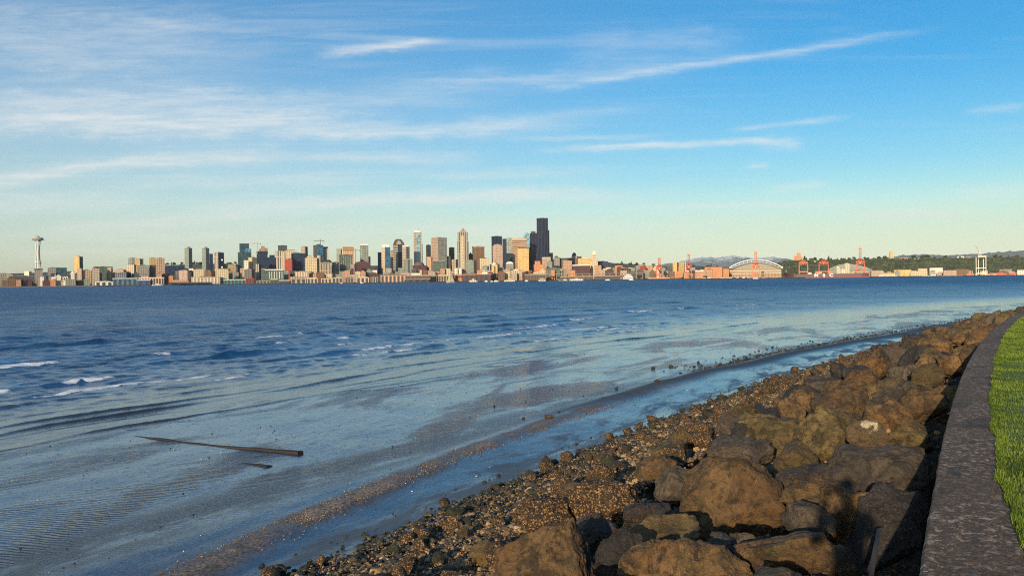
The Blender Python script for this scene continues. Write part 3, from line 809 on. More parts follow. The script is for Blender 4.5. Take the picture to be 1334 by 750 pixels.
put_rock(1158, 552, 1214, 594, 'o', 'mossy brown rock just above the large rounded block', 134)
put_rock(1160, 474, 1198, 506, 'g', 'pale grey flecked rock halfway up the pile', 135)
put_rock(1188, 474, 1228, 508, 'o', 'squat olive rock near the wall halfway up the pile', 136)
put_rock(1148, 450, 1194, 492, 'g', 'tall grey rock standing proud halfway up the pile', 137)
put_rock(1104, 464, 1154, 504, 'b', 'flattish brown boulder near the mussel bed halfway up', 138)
put_rock(1174, 435, 1218, 464, 'd', 'dark rounded boulder on the far skyline of the pile', 139)
put_rock(1196, 440, 1238, 474, 'b', 'chocolate brown boulder beneath the far sunlit ones', 140, level=5)
put_rock(1214, 425, 1254, 448, 'b', 'sunlit tan boulder near the far end of the pile', 141, level=5)
put_rock(1246, 420, 1280, 442, 'b', 'orange-lit boulder where the pile meets the far wall', 142, level=5)
put_rock(1224, 462, 1256, 492, 'b', 'brown rock hugging the wall below the far bend', 143, level=5)

# the rest of the pile, from shared shapes
POOL = []
for k in range(14):
    V, Fc = rock_verts(5, 300 + k, planes=14 + k % 6, p=30 + (k % 3) * 14)
    me = np_mesh('boulder', V, Fc, True); POOL.append(me)
SMALLPOOL = []
for k in range(12):
    V, Fc = rock_verts(3, 500 + k, planes=8 + k % 5, p=12)
    SMALLPOOL.append(np_mesh('rock', V, Fc, True))
def loc_at(s, y0):
    """point at distance s seaward of the wall point at y0"""
    x = wx(y0); tp = wxp(y0); L = math.sqrt(1 + tp * tp)
    return x - s / L, y0 + s * tp / L
_copies = {}
def inst(pool, k, matkey, name):
    key = (name, id(pool), k, matkey)
    if key not in _copies:
        me = pool[k].copy(); me.materials.clear(); me.materials.append(MATS[matkey]); me.name = name; _copies[key] = me
    o = bpy.data.objects.new(name, _copies[key]); COL.objects.link(o); return o
pr = np.random.default_rng(41)
ZONES = [(9, 'close to the viewer'), (16, 'a few strides along'), (26, 'halfway along the pile'), (45, 'towards the bend'), (400, 'beyond the bend')]
SHAPE = ['angular', 'rounded', 'blocky', 'flat-topped', 'pointed', 'lumpy', 'wedge-shaped']
fills = []
tries = 0
while len(fills) < 256 and tries < 9000:
    tries += 1
    y0 = 4.0 + (pr.random() ** 1.35) * 88; s = 0.25 + pr.random() * 5.6
    x, y = loc_at(s, y0)
    sz = (0.27 + 0.36 * pr.random() ** 1.3) * (1 + 0.15 * (y0 > 25))
    if s > 4.4: sz *= 0.8
    if y < 3.6: continue
    if any((x - a) ** 2 + (y - b) ** 2 < ((sz + c) * 0.60) ** 2 for a, b, c in ROCKS_AT): continue
    if any((x - a) ** 2 + (y - b) ** 2 < ((sz + c) * 0.70) ** 2 for a, b, c in fills): continue
    fills.append((x, y, sz))
    mk = pr.choice(['b', 'b', 'o', 'g', 'd'] if s < 4.6 else ['b', 'o', 'n', 'm', 'm'])
    o = inst(POOL, int(pr.integers(len(POOL))), mk, 'boulder')
    z = float(slope_z(np.array(x), np.array(y)))
    hero = any((x - a) ** 2 + (y - b) ** 2 < ((sz + c) * 1.0) ** 2 for a, b, c in ROCKS_AT)
    o.location = (x, y, z + (-0.20 if hero else 0.14) + 0.12 * pr.random() + 0.10 * (y0 > 20))
    o.scale = (sz, sz * (0.75 + 0.3 * pr.random()), sz * (0.62 + 0.25 * pr.random()))
    o.rotation_euler = (pr.normal(0, 0.25), pr.normal(0, 0.25), pr.random() * 6.28)
    zone = next(n for lim, n in ZONES if y0 < lim)
    edge_ = 'hard by the seawall' if s < 1.3 else ('in the middle of the slope' if s < 4.2 else 'at the edge of the mussel bed')
    tag(o, f"{CNAME[mk]} small boulder {edge_}, {zone}", 'boulder', f'{CNAME[mk]} boulders {edge_}, {zone}')

# medium rocks of the mussel bed
mid = []
tries = 0
while len(mid) < 270 and tries < 12000:
    tries += 1
    y0 = 5.0 + (pr.random() ** 1.5) * 75; s = 4.9 + pr.random() ** 0.9 * 4.4
    x, y = loc_at(s, y0)
    sz = 0.11 + 0.17 * pr.random() ** 1.5 * (1.25 - (s - 4.9) / 6.5)
    if y < 6 or x < -9: continue
    if any((x - a) ** 2 + (y - b) ** 2 < ((sz + c) * 0.75) ** 2 for a, b, c in mid): continue
    if any((x - a) ** 2 + (y - b) ** 2 < (c * 0.7) ** 2 for a, b, c in ROCKS_AT): continue
    mid.append((x, y, sz))
    mk = pr.choice(['n', 'm', 'm', 'b', 'w']) if s < 7.3 else pr.choice(['w', 'w', 'm', 'm', 'n'])
    o = inst(SMALLPOOL, int(pr.integers(len(SMALLPOOL))), mk, 'rock')
    z = float(slope_z(np.array(x), np.array(y)))
    o.location = (x, y, z + sz * 0.25 + 0.03)
    o.scale = (sz, sz * (0.7 + 0.4 * pr.random()), sz * (0.6 + 0.3 * pr.random()))
    o.rotation_euler = (pr.normal(0, 0.4), pr.normal(0, 0.4), pr.random() * 6.28)
    zone = next(n for lim, n in ZONES if y0 < lim).replace('towards the bend', 'near the bend').replace('halfway along the pile', 'halfway along').replace('a few strides along', 'a little farther').replace('close to the viewer', 'up close')
    edge_ = 'high in the mussel bed' if s < 6.2 else ('in the mussel bed' if s < 8 else 'at the foot by the sand')
    tag(o, f"{CNAME[mk]} rock {edge_}, {zone}", 'rock', f'{CNAME[mk]} rocks {edge_}, {zone}')

# rubble surface under and between the boulders
yy = np.concatenate([np.linspace(-6, 30, 520), np.linspace(30.2, 120, 330)]); ss = np.linspace(0.02, 9.5, 190)
Sg, Yg = np.meshgrid(ss, yy, indexing='ij')
tp = wxp(Yg); L = np.sqrt(1 + tp ** 2); XG = wx(Yg) - Sg / L; YG = Yg + Sg * tp / L
Zb = np.interp(Sg, [0, 1.0, 3.0, 5.5, 7.5, 9.0, 9.5], [1.9, 2.0, 1.5, 0.85, 0.36, 0.06, -0.03])
lump = 0.10 * fbm2(XG, YG, 2.2, 4, seed=50) + 0.06 * fbm2(XG, YG, 7.0, 3, seed=51)
ZG = Zb + lump * sstep(9.4, 8.2, Sg) - 0.45 * sstep(5.5, 3.8, Sg)
i = np.arange(len(ss) - 1)[:, None] * len(yy) + np.arange(len(yy) - 1)[None, :]
Fq = np.stack([i, i + 1, i + len(yy) + 1, i + len(yy)], -1).reshape(-1, 4)
me = np_mesh('rubble_bank', np.stack([XG.ravel(), YG.ravel(), ZG.ravel()], 1), Fq, True)
bank = link_mesh('rubble_bank', me, None, [rock_material('rubble', (0.030, 0.024, 0.014, 1), (0.075, 0.052, 0.026, 1), (0.012, 0.012, 0.009, 1), (0.12, 0.075, 0.032, 1), barn=0.45, bscale=1.3)])
tag(bank, kind='structure')

# cobbles, pebbles and mussel clumps nobody could count
def scatter(name, n, smin, smax, szmin, szmax, ymax, palette, label, seed, power=1.0, ypow=1.6, level=1, zoff=0.0, ranges=None, flat=0.75):
    rg = np.random.default_rng(seed)
    y0 = 4.5 + rg.random(n) ** ypow * (ymax - 4.5); s = smin + rg.random(n) ** power * (smax - smin)
    if ranges is not None: s, y0 = ranges(rg, n)
    tp = wxp(y0); L = np.sqrt(1 + tp ** 2); x = wx(y0) - s / L; y = y0 + s * tp / L
    sz = szmin * (szmax / szmin) ** (rg.random(n) ** 1.6)
    D, Fc = ico(level); nv = len(D)
    jit = 1 + 0.30 * (rg.random((n, nv, 1)) - .5)
    ax = np.stack([sz * (0.75 + 0.5 * rg.random(n)), sz * (0.75 + 0.5 * rg.random(n)), sz * (flat - .15 + 0.35 * rg.random(n))], 1)
    V = D[None] * jit * ax[:, None, :]
    a = rg.random(n) * 6.28; tl = rg.normal(0, 0.5, n)
    ca, sa, ct, st = np.cos(a)[:, None], np.sin(a)[:, None], np.cos(tl)[:, None], np.sin(tl)[:, None]
    X1 = V[..., 0] * ct + V[..., 2] * st; Z1 = -V[..., 0] * st + V[..., 2] * ct
    X2 = X1 * ca - V[..., 1] * sa; Y2 = X1 * sa + V[..., 1] * ca
    zz = slope_z(x, y) + 0.10 * fbm2(x, y, 2.2, 4, seed=50) * (s < 9.2) + sz * 0.2 + zoff
    V = np.stack([X2 + x[:, None], Y2 + y[:, None], Z1 + zz[:, None]], -1).reshape(-1, 3)
    Fa = (Fc[None] + (np.arange(n) * nv)[:, None, None]).reshape(-1, 3)
    me = np_mesh(name, V, Fa, level > 1)
    pal = np.array(palette); pc = pal[rg.integers(len(pal), size=n)] * (0.7 + 0.6 * rg.random((n, 1)))
    # weed and shell beds come in drifts
    ca_ = me.color_attributes.new(name='Col', type='FLOAT_COLOR', domain='POINT')
    cc = np.concatenate([np.repeat(pc, nv, 0), np.ones((n * nv, 1))], 1).astype(np.float32)
    ca_.data.foreach_set('color', cc.ravel())
    o = link_mesh(name, me, None, [STONE]); tag(o, label, kind='stuff'); return o
t = NT('cobble'); g = t.pos()
at = t.n('ShaderNodeAttribute', attribute_name='Col').outputs['Color']
c = t.mix(t.ramp(t.noise(g, 26, 5, 0.7), 0.48, 0.68), at, (0.016, 0.013, 0.010, 1))
c = t.mix(t.math('MULTIPLY', t.ramp(t.noise(g, 60, 4, 0.7), 0.60, 0.68), 0.7), c, (0.46, 0.32, 0.18, 1))
t.bsdf(c, 0.7, t.bump(t.noise(g, 70, 5, 0.7), 0.9, 0.01))
STONE = t.mat
TAN = [(0.42, 0.25, 0.10), (0.30, 0.17, 0.07), (0.12, 0.08, 0.04), (0.06, 0.045, 0.025), (0.42, 0.29, 0.16), (0.16, 0.12, 0.06), (0.05, 0.035, 0.02), (0.20, 0.12, 0.05)]
GRN = [(0.018, 0.026, 0.012), (0.03, 0.036, 0.015), (0.06, 0.05, 0.025), (0.012, 0.014, 0.01), (0.10, 0.075, 0.035), (0.025, 0.02, 0.014)]
scatter('cobbles', 24000, 4.6, 8.3, 0.016, 0.085, 80, TAN, 'golden brown cobbles and mussel clumps covering the bank', 61)
scatter('mussel_shells', 42000, 4.4, 8.8, 0.010, 0.034, 60, TAN + TAN[:2] + [(0.5, 0.36, 0.2), (0.03, 0.03, 0.035), (0.02, 0.02, 0.025)], 'crusted shells and barnacles covering the stones of the bank', 71, 0.9, 1.5, zoff=0.035, flat=0.4)
scatter('cobbles', 14000, 6.3, 9.15, 0.020, 0.085, 80, GRN, 'dark weedy cobbles along the foot of the bank', 62, 0.8)
scatter('cobbles', 2500, 0.3, 5.0, 0.02, 0.07, 40, TAN, 'small stones caught between the boulders', 63)
scatter('cobbles', 700, 8.9, 9.9, 0.015, 0.06, 60, GRN, 'scattered dark stones on the wet sand by the bank', 64, 1.6, zoff=-0.01)
def shell(rg, n):
    y0 = 6 + rg.random(n) ** 1.1 * 26
    return np.interp(y0 + 6, [8, 13.5, 17, 22.5, 35, 64], [10.0, 10.5, 11.05, 11.7, 12.3, 11.5]) + rg.normal(0, .20, n), y0
scatter('pebbles', 15000, 0, 0, 0.005, 0.015, 0, TAN + [(0.5, 0.4, 0.28)], 'pale shell and pebble line along the sand ridge', 65, ranges=shell, zoff=0.03)
scatter('pebbles', 1300, 10.0, 24.0, 0.007, 0.035, 70, [(0.015, 0.012, 0.012), (0.03, 0.02, 0.015), (0.02, 0.02, 0.02)], 'small dark stones and weed scraps strewn over the wet sand', 66, 1.0, 1.3, zoff=-0.004, flat=0.3)
scatter('pebbles', 60, 10.0, 22.0, 0.010, 0.022, 40, [(0.8, 0.78, 0.72)], 'white shells dotted over the wet sand', 67, 1.0, 1.2, zoff=0.01)
def barr(rg, n):
    y0 = 33 + rg.random(n) ** 0.9 * 50
    cl = (np.sin(y0 * 1.3) + np.sin(y0 * 0.47 + 1)) * .5
    s = np.interp(y0, [20, 41, 64, 120], [13.3, 13.4, 11.9, 11.4]) + rg.normal(0, 0.22 + 0.25 * np.maximum(cl, 0), n) + 0.5 * (rg.random(n) < .12) * rg.random(n) * 4
    return s, y0
scatter('cobbles', 2300, 0, 0, 0.025, 0.11, 0, GRN + TAN[2:4], 'dark stones and weed along the outer sand bar', 68, ranges=barr, zoff=0.01, flat=0.35)
# ------------------------------------------------------------------ far shore
def az_of(px): return math.atan2((px - CX) / F, 1.0)
CREST = [(-400, 356), (0, 357), (110, 352.5), (200, 350.5), (215, 346), (260, 343.5), (300, 344), (400, 346), (500, 346), (600, 346), (690, 343), (725, 337), (750, 336), (800, 343),
         (860, 347), (905, 347.5), (950, 348), (1000, 347), (1015, 344), (1030, 341.5), (1060, 341), (1110, 340), (1200, 339), (1260, 338.5), (1334, 337), (1700, 337)]
def crest_z(px, D=5200.0):
    yc = np.interp(px, [c[0] for c in CREST], [c[1] for c in CREST])
    hz = 365.1 - .01134 * (px - 667)
    return CAMZ + (hz - yc) / F * D
SHORE_D = 3430.0
def ground_z(x, y):
    x = np.asarray(x, float); y = np.asarray(y, float)
    px = x / y * F + CX
    cz = crest_z(px)
    green = sstep(985, 1030, px)                     # the wooded hill stands off behind a flat of yards
    s0 = 3560 + green * 500
    t_ = sstep(s0, 5200 - 350 * green, y)
    far = sstep(5600, 9000, y)
    return 2.2 + (cz - 2.2) * t_ * (1 - 0.8 * far)
rr = np.concatenate([[SHORE_D, SHORE_D + 4, SHORE_D + 60], np.linspace(3520, 5600, 90), np.geomspace(5700, 60000, 40)])
pp = np.linspace(-500, 1834, 360)
PX_, YY_ = np.meshgrid(pp, rr, indexing='ij')
XX_ = (PX_ - CX) / F * YY_
ZZ_ = ground_z(XX_, YY_) + 2.5 * fbm2(XX_, YY_, 0.006, 4, seed=60) * sstep(3700, 4200, YY_)
ZZ_ = np.where(YY_ <= SHORE_D + 1, -1.5, ZZ_)
i = np.arange(len(pp) - 1)[:, None] * len(rr) + np.arange(len(rr) - 1)[None, :]
Fq = np.stack([i, i + len(rr), i + len(rr) + 1, i + 1], -1).reshape(-1, 4)
me = np_mesh('terrain', np.stack([XX_.ravel(), YY_.ravel(), ZZ_.ravel()], 1), Fq, True)
t = NT('far_land'); g = t.pos()
c = t.mix(t.ramp(t.noise(g, 0.012, 5, 0.7), 0.4, 0.62), (0.045, 0.052, 0.030, 1), (0.15, 0.13, 0.10, 1))
t.bsdf(c, 0.95)
tag(link_mesh('terrain', me, None, [t.mat]), kind='structure')

# styles: (wall, glass, bay, floor, glazed share across, glazed share up)
ST = dict(
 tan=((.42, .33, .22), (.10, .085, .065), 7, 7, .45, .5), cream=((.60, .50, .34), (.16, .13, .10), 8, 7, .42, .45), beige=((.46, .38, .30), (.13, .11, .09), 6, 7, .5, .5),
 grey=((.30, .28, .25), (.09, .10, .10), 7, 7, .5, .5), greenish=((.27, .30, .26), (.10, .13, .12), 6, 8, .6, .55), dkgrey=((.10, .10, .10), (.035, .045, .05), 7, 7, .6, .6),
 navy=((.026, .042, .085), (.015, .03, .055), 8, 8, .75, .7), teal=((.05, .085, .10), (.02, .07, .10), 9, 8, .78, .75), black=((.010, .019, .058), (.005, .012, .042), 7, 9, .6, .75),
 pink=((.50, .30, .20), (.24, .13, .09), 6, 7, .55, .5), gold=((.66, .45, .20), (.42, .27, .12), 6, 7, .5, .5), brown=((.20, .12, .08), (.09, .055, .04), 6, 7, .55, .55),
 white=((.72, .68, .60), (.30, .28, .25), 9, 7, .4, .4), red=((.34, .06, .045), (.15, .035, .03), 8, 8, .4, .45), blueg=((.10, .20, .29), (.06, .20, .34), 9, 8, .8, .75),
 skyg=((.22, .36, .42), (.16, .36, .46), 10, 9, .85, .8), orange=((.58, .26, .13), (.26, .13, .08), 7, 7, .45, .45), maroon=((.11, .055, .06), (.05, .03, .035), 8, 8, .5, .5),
 silver=((.36, .36, .33), (.22, .24, .23), 8, 8, .7, .6), rose=((.46, .34, .27), (.22, .16, .13), 6, 7, .5, .5), greeng=((.11, .14, .12), (.055, .085, .07), 9, 8, .65, .6),
 ochre=((.46, .34, .15), (.20, .15, .08), 7, 7, .5, .5), aqua=((.06, .24, .21), (.05, .12, .11), 12, 8, .4, .4), strip=((.52, .44, .32), (.05, .06, .07), 11, 60, .45, .95),
 strip2=((.40, .36, .30), (.07, .09, .10), 9, 60, .5, .97), bands=((.42, .36, .28), (.08, .09, .09), 90, 8, 1.0, .5), bands2=((.50, .32, .20), (.20, .12, .08), 90, 9, 1.0, .5))
def sty(k):
    w_, g_, b_, f2, wf, hf = ST[k]
    return facade(w_, g_, b_, f2, wf, hf)
ROOFM = plain('flat_roof', (.16, .15, .14), .9); WHITEM = plain('white_paint', (.78, .76, .70), .5, var=.05); DARKM = plain('dark_steel', (.05, .05, .055), .6)
CREAMM = plain('cream_concrete', (.66, .58, .44), .8); GOLDM = plain('pale_gold_crown', (.74, .66, .46), .6); REDM = plain('red_crane_paint', (.56, .10, .05), .55)  # the crown colour is an even pale gold
ORANGEM = plain('orange_crane_paint', (.62, .17, .08), .55)
PLAINS = dict(roof=ROOFM, whitep=WHITEM, dark=DARKM, creamp=CREAMM, crown=GOLDM, redp=REDM, orangep=ORANGEM,
              greenp=plain('green_roof', (.10, .22, .18), .7), brownp=plain('brown_roof', (.16, .10, .07), .9), tree=plain('dark_foliage', (.035, .05, .025), .95, var=.4), bluep=plain('blue_paint', (.04, .10, .28), .5),
              scaff=plain('bare_floors', (.34, .22, .16), .9), yellowp=plain('yellow_paint', (.62, .45, .10), .6), salmon=plain('salmon_paint', (.56, .36, .26), .7), purple=plain('purple_grey_roof', (.15, .11, .12), .9))  # the purple entry is a plain purple-grey
def mat_of(k): return PLAINS[k] if k in PLAINS else sty(k)

DARKSIDE = dict(tan='tan', cream='beige', beige='beige', rose='rose', grey='grey', gold='ochre', navy='navy', white='cream', pink='rose', brown='brown', maroon='maroon', greenish='greenish', silver='silver')  # some styles get a darker right face, shade put into the colour
LAND = []      # landmarks for the labels of the small buildings
def frame(px, D):
    """root frame whose local +Y points away from the viewer, and metres per photo pixel there"""
    a = az_of(px)
    return -a, D * math.cos(a) / F
def zpx(px, py, D): return P(px, py, D).z
def bld(name, label, x0, xm, x1, ytop, D, left, right=None, parts=(), cat=None, group=None, depth=None, base=None, roof='parapet', short=None, sink=6):
    """x0..xm is the face turned to the left of the corner, xm..x1 the one turned right (xm None: seen square on)"""
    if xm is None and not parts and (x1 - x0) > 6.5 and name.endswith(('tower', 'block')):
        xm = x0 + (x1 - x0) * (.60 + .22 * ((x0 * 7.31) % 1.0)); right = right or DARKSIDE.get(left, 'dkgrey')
    pc = xm if xm is not None else (x0 + x1) / 2
    rz, m = frame(pc, D)
    p = P(pc, ytop, D)
    gz = float(ground_z(p.x, D)) - sink if base is None else base
    root = empty(name, (p.x, D, gz), rz, label, cat or name.replace('_', ' '), group)
    h = p.z - gz
    b = MB()
    if xm is None:
        w = (x1 - x0) * m; dp = depth or max(18.0, w * 0.8)
        b.box(-w / 2, w / 2, 0, dp, 0, h)
        rotc = 0.0; cx_, cy_ = 0.0, dp / 2; aw, bw = w, dp
    else:
        wl_ = (xm - x0) * m; wr = (x1 - xm) * m
        al = min(max(math.atan2(wr, wl_), R(12)), R(62))
        a_ = wl_ / math.cos(al); c_ = wr / math.sin(al)
        b.box(-a_, 0, 0, c_, 0, h)
        rotc = -al; aw, bw = a_, c_
        v = Matrix.Rotation(rotc, 3, 'Z') @ Vector((-a_ / 2, c_ / 2, 0)); cx_, cy_ = v.x, v.y
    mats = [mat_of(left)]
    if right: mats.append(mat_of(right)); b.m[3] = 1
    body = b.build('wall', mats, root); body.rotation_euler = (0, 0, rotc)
    if roof == 'parapet' and aw > 12:
        q = MB(); e = 0.4
        ox = -aw / 2 if xm is None else -aw; oy = 0
        for (u0_, u1_, v0_, v1_) in ((ox - e, ox + aw + e, -e, .8), (ox - e, ox + aw + e, bw - .8, bw + e), (ox - e, ox + .8, .8, bw - .8), (ox + aw - .8, ox + aw + e, .8, bw - .8)):
            q.box(u0_, u1_, v0_, v1_, h - .02, h + 1.8)
        pr_ = q.build('parapet', mat_of(left if left in PLAINS else left), root); pr_.rotation_euler = (0, 0, rotc)
        if aw > 22:
            q = MB(); q.box(ox + aw * .3, ox + aw * .7, bw * .3, bw * .7, h - .02, h + 4.5)
            k_ = q.build('roof_plant', ROOFM, root); k_.rotation_euler = (0, 0, rotc)
    for pt in parts:
        kind = pt[0]
        if kind == 'box':                       # name, x0, x1, ytop, ybottom, material, depth share, front offset
            _, nm, a0, a1, y0, y1, mk, ds, fo = pt
            z1 = zpx((a0 + a1) / 2, y0, D) - gz; z0 = zpx((a0 + a1) / 2, y1, D) - gz if y1 is not None else h + .01
            q = MB(); dd = max(bw * ds, 3)
            if fo is None: yy0 = cy_ - dd / 2
            else: yy0 = fo
            q.box((a0 - pc) * m, (a1 - pc) * m, yy0, yy0 + dd, z0, z1); q.build(nm, mat_of(mk), root)
        elif kind == 'wedge':                   # a roof or crown given by its outline in photo pixels
            _, nm, pts, mk, ds, fo = pt
            q = MB(); dd = max(bw * ds, 3); yy0 = cy_ - dd / 2 if fo is None else fo
            q.xzprism([((a - pc) * m, zpx(a, y, D) - gz) for a, y in pts], yy0, yy0 + dd); q.build(nm, mat_of(mk), root)
        elif kind == 'pyr':                     # pyramid: name, x0, x1, ybase, yapex
            _, nm, a0, a1, y0, y1, mk = pt
            z0 = zpx(pc, y0, D) - gz; z1 = zpx(pc, y1, D) - gz; w = (a1 - a0) * m / 2; c0 = ((a0 + a1) / 2 - pc) * m
            q = MB(); q.add([(c0 - w, cy_ - w, z0), (c0 + w, cy_ - w, z0), (c0 + w, cy_ + w, z0), (c0 - w, cy_ + w, z0), (c0, cy_, z1)], [(3, 2, 1, 0), (0, 1, 4), (1, 2, 4), (2, 3, 4), (3, 0, 4)])
            q.build(nm, mat_of(mk), root)
        elif kind == 'dome':
            _, nm, a0, a1, y0, y1, mk = pt
            z0 = zpx(pc, y0, D) - gz; z1 = zpx(pc, y1, D) - gz; w = (a1 - a0) * m / 2; c0 = ((a0 + a1) / 2 - pc) * m
            q = MB(); q.lathe([(w * math.cos(k * .26), z0 + (z1 - z0) * math.sin(k * .26)) for k in range(6)] + [(.3, z1)], 16, c0, cy_); q.build(nm, mat_of(mk), root, True)
        elif kind == 'mast':
            _, nm, a0, y0, y1, mk, rr_ = pt
            q = MB(); q.tube(((a0 - pc) * m, cy_, zpx(pc, y1, D) - gz), ((a0 - pc) * m, cy_, zpx(pc, y0, D) - gz), rr_, rr_ * .5); q.build(nm, mat_of(mk), root)
        elif kind == 'fins':                    # a row of pilasters proud of the front: x0, x1, ytop, ybot, count, width share
            _, nm, a0, a1, y0, y1, n_, ws, mk = pt
            z1 = zpx((a0 + a1) / 2, y0, D) - gz; z0 = zpx((a0 + a1) / 2, y1, D) - gz
            st = (a1 - a0) / n_
            for k in range(n_):
                q = MB(); q.box((a0 + (k + .5 - ws / 2) * st - pc) * m, (a0 + (k + .5 + ws / 2) * st - pc) * m, -1.2, .05 if xm is None else 2.5, z0, z1)
                q.build(nm, mat_of(mk), root)
    LAND.append(((x0 + x1) / 2, ytop, D, short))
    return root
B = bld
SK = 'skyscraper'; OT = 'office_tower'; AT = 'apartment_tower'; OB = 'office_block'; AB = 'apartment_block'
# --- the north end, around the observation tower
B(OB, 'square brown-grey block standing directly under the tall white observation tower', 45, None, 55.5, 351, 3560, 'grey', parts=[('box', 'cornice', 44.2, 56, 350, 351.4, 'dark', .98, -1)], short='the white observation tower')
B('warehouse', 'long low dark warehouse with a pale roof edge on the far north shore', 12, None, 43, 360, 3540, 'dkgrey', parts=[('box', 'roof', 12, 44, 359.2, 360.2, 'roof', 1.05, -1)])
B(OB, 'small bright white block just north of the observation tower base', 31.5, None, 41, 353.8, 3700, 'white')
B('house', 'grey low roofline at the northern edge of the far shore', -6, None, 14, 357, 3700, 'grey')
B('house', 'red-roofed low shed by the far north shore', 22, None, 30, 363.5, 3500, 'maroon')
B(OB, 'mid-rise grey block with stepped roof between the observation tower and the dark glass block', 62, None, 73, 349.2, 3650, 'grey', parts=[('box', 'penthouse', 67, 73, 348, None, 'dkgrey', .5, None)])
B(OB, 'dark glass mid-rise with a white rooftop box', 73, None, 87, 349, 3640, 'teal', parts=[('box', 'penthouse', 77, 83, 347.8, None, 'whitep', .5, None)], short='the dark glass mid-rise with the white rooftop box')
B('house', 'small white cube house in front of the brown-grey tower block', 52, None, 57, 361, 3480, 'white')
B('house', 'small white waterfront house beneath the grey mid-rise', 66.5, None, 72.5, 361, 3480, 'white')
B('house', 'small white waterfront house beneath the dark glass mid-rise', 81.5, None, 88.5, 360.5, 3480, 'white', parts=[('fins', 'pilaster', 82, 88, 361, 365, 2, .3, 'dark')])
B('pavilion', 'white pointed pavilion beside the golden north tower', 92, None, 97, 356.5, 3600, 'white', parts=[('pyr', 'roof', 91, 98, 356.5, 352.6, 'whitep')])
B(AT, 'golden apartment tower with a dark shaded side standing alone at the north', 96.5, 103.3, 108, 334.6, 3750, 'gold', 'dkgrey', parts=[('box', 'roof_plant', 99, 104, 333.6, None, 'creamp', .3, None)], short='the lone golden north tower')  # gold and dark grey faces paint in the sunlit and shaded sides
B(AB, 'pinkish mid-rise at the foot of the lone golden north tower', 100.5, None, 108, 350, 3560, 'rose')
B(AB, 'tan stepped apartment block south of the lone golden north tower', 108, None, 119, 352.4, 3580, 'tan', parts=[('box', 'penthouse', 110, 114, 351, None, 'tan', .5, None)])
B(AB, 'tan block with a brown arched top', 119.5, None, 129.5, 350, 3560, 'beige', parts=[('dome', 'roof', 120.5, 128.5, 350, 346.8, 'brownp')], short='the tan block with the arched top')
B(OB, 'dark green-grey office block with a deep roof slab', 127, None, 140, 348, 3640, 'greeng', parts=[('box', 'roof', 126.5, 147, 347.3, 348.4, 'dark', 1.0, -1)])
B(OB, 'tan end wing beside the dark green-grey office block', 140, None, 147, 349.5, 3630, 'tan')
B(OB, 'long low beige hillside block between green-grey office and the grey towers', 147, None, 166, 351.5, 3900, 'rose')
B(OB, 'dark low glass block above the blue pier sheds', 150, None, 171, 355.5, 3600, 'navy')
B(AT, 'slim pale grey tower with a thin mast in the northern tower cluster', 167, None, 171.5, 336.5, 4100, 'silver', parts=[('mast', 'mast', 170.5, 333.5, 336.5, 'dark', .8)])
B(AT, 'grey slab tower second in the northern tower cluster', 171.5, None, 176, 336, 4050, 'grey')
B(AT, 'tan striped tower in the northern tower cluster', 176, None, 182, 337, 4000, 'gold', short='the northern tower cluster')
B(AT, 'grey-tan tower at the south side of the northern tower cluster', 182.3, None, 187, 337.2, 4020, 'tan')
B(AB, 'pale apartment block at the foot of the northern tower cluster', 164, None, 177.5, 345, 3750, 'cream')
B(AB, 'grey apartment block with a notched roof below the northern tower cluster', 178.5, None, 194, 346, 3720, 'grey', parts=[('box', 'penthouse', 187, 193.5, 345, None, 'tan', .4, None)])
B(AT, 'brown-topped shaded apartment tower paired with a pink one', 194.5, None, 203, 336.4, 3760, 'ochre', parts=[('box', 'dark_panel', 195, 202.8, 345, 361, 'dkgrey', .02, -.8)])  # thin dark panel laid on the front to paint the tower's shade
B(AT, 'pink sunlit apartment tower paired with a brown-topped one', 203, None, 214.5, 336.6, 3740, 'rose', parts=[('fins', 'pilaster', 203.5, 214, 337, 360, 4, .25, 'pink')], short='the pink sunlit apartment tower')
B(OB, 'wide dark navy block stepping down beside the pink apartment tower', 215, None, 240, 347, 3700, 'navy', parts=[('box', 'penthouse', 222, 240, 345.2, None, 'dkgrey', .5, None)])
B(OB, 'lower dark navy block in front of the tall grey-green slab', 228, None, 252, 353, 3620, 'navy')
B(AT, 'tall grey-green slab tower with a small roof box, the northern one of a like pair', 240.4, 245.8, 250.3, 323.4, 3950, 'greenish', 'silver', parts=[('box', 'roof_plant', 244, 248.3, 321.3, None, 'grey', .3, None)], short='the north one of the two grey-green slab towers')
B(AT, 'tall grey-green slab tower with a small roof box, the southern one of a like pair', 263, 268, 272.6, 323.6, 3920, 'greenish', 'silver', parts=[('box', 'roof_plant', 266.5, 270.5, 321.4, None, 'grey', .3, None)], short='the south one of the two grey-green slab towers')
B(OT, 'slim dark slab tucked behind the southern grey-green tower', 272.8, None, 277.3, 331, 4050, 'navy')
B(OT, 'tower with a white striped front and a dark curved side with painted white highlights', 279.2, 284, 291.8, 329.3, 3900, 'strip', 'navy', parts=[('box', 'roof_plant', 283, 290.5, 328.2, None, 'dkgrey', .3, None), ('box', 'window', 288, 290, 337.5, 339.5, 'whitep', .02, -4), ('box', 'window', 288, 290, 346.8, 349, 'whitep', .02, -4)], short='the tower with the white striped front')  # the white window boxes are bright highlights put in as paint
B(AB, 'stepped tan apartment block on the rise beyond the bright cream block', 292, None, 307.5, 344.5, 3950, 'tan', parts=[('box', 'penthouse', 295, 299, 342, None, 'tan', .3, None), ('box', 'penthouse', 302, 306, 343, None, 'rose', .3, None)])
B('warehouse', 'bright cream sunlit block near the waterfront', 281, None, 297, 351, 3560, 'cream', short='the bright cream sunlit block', parts=[('box', 'roof', 280.6, 297.4, 350.4, 351.2, 'creamp', 1.0, -1)])
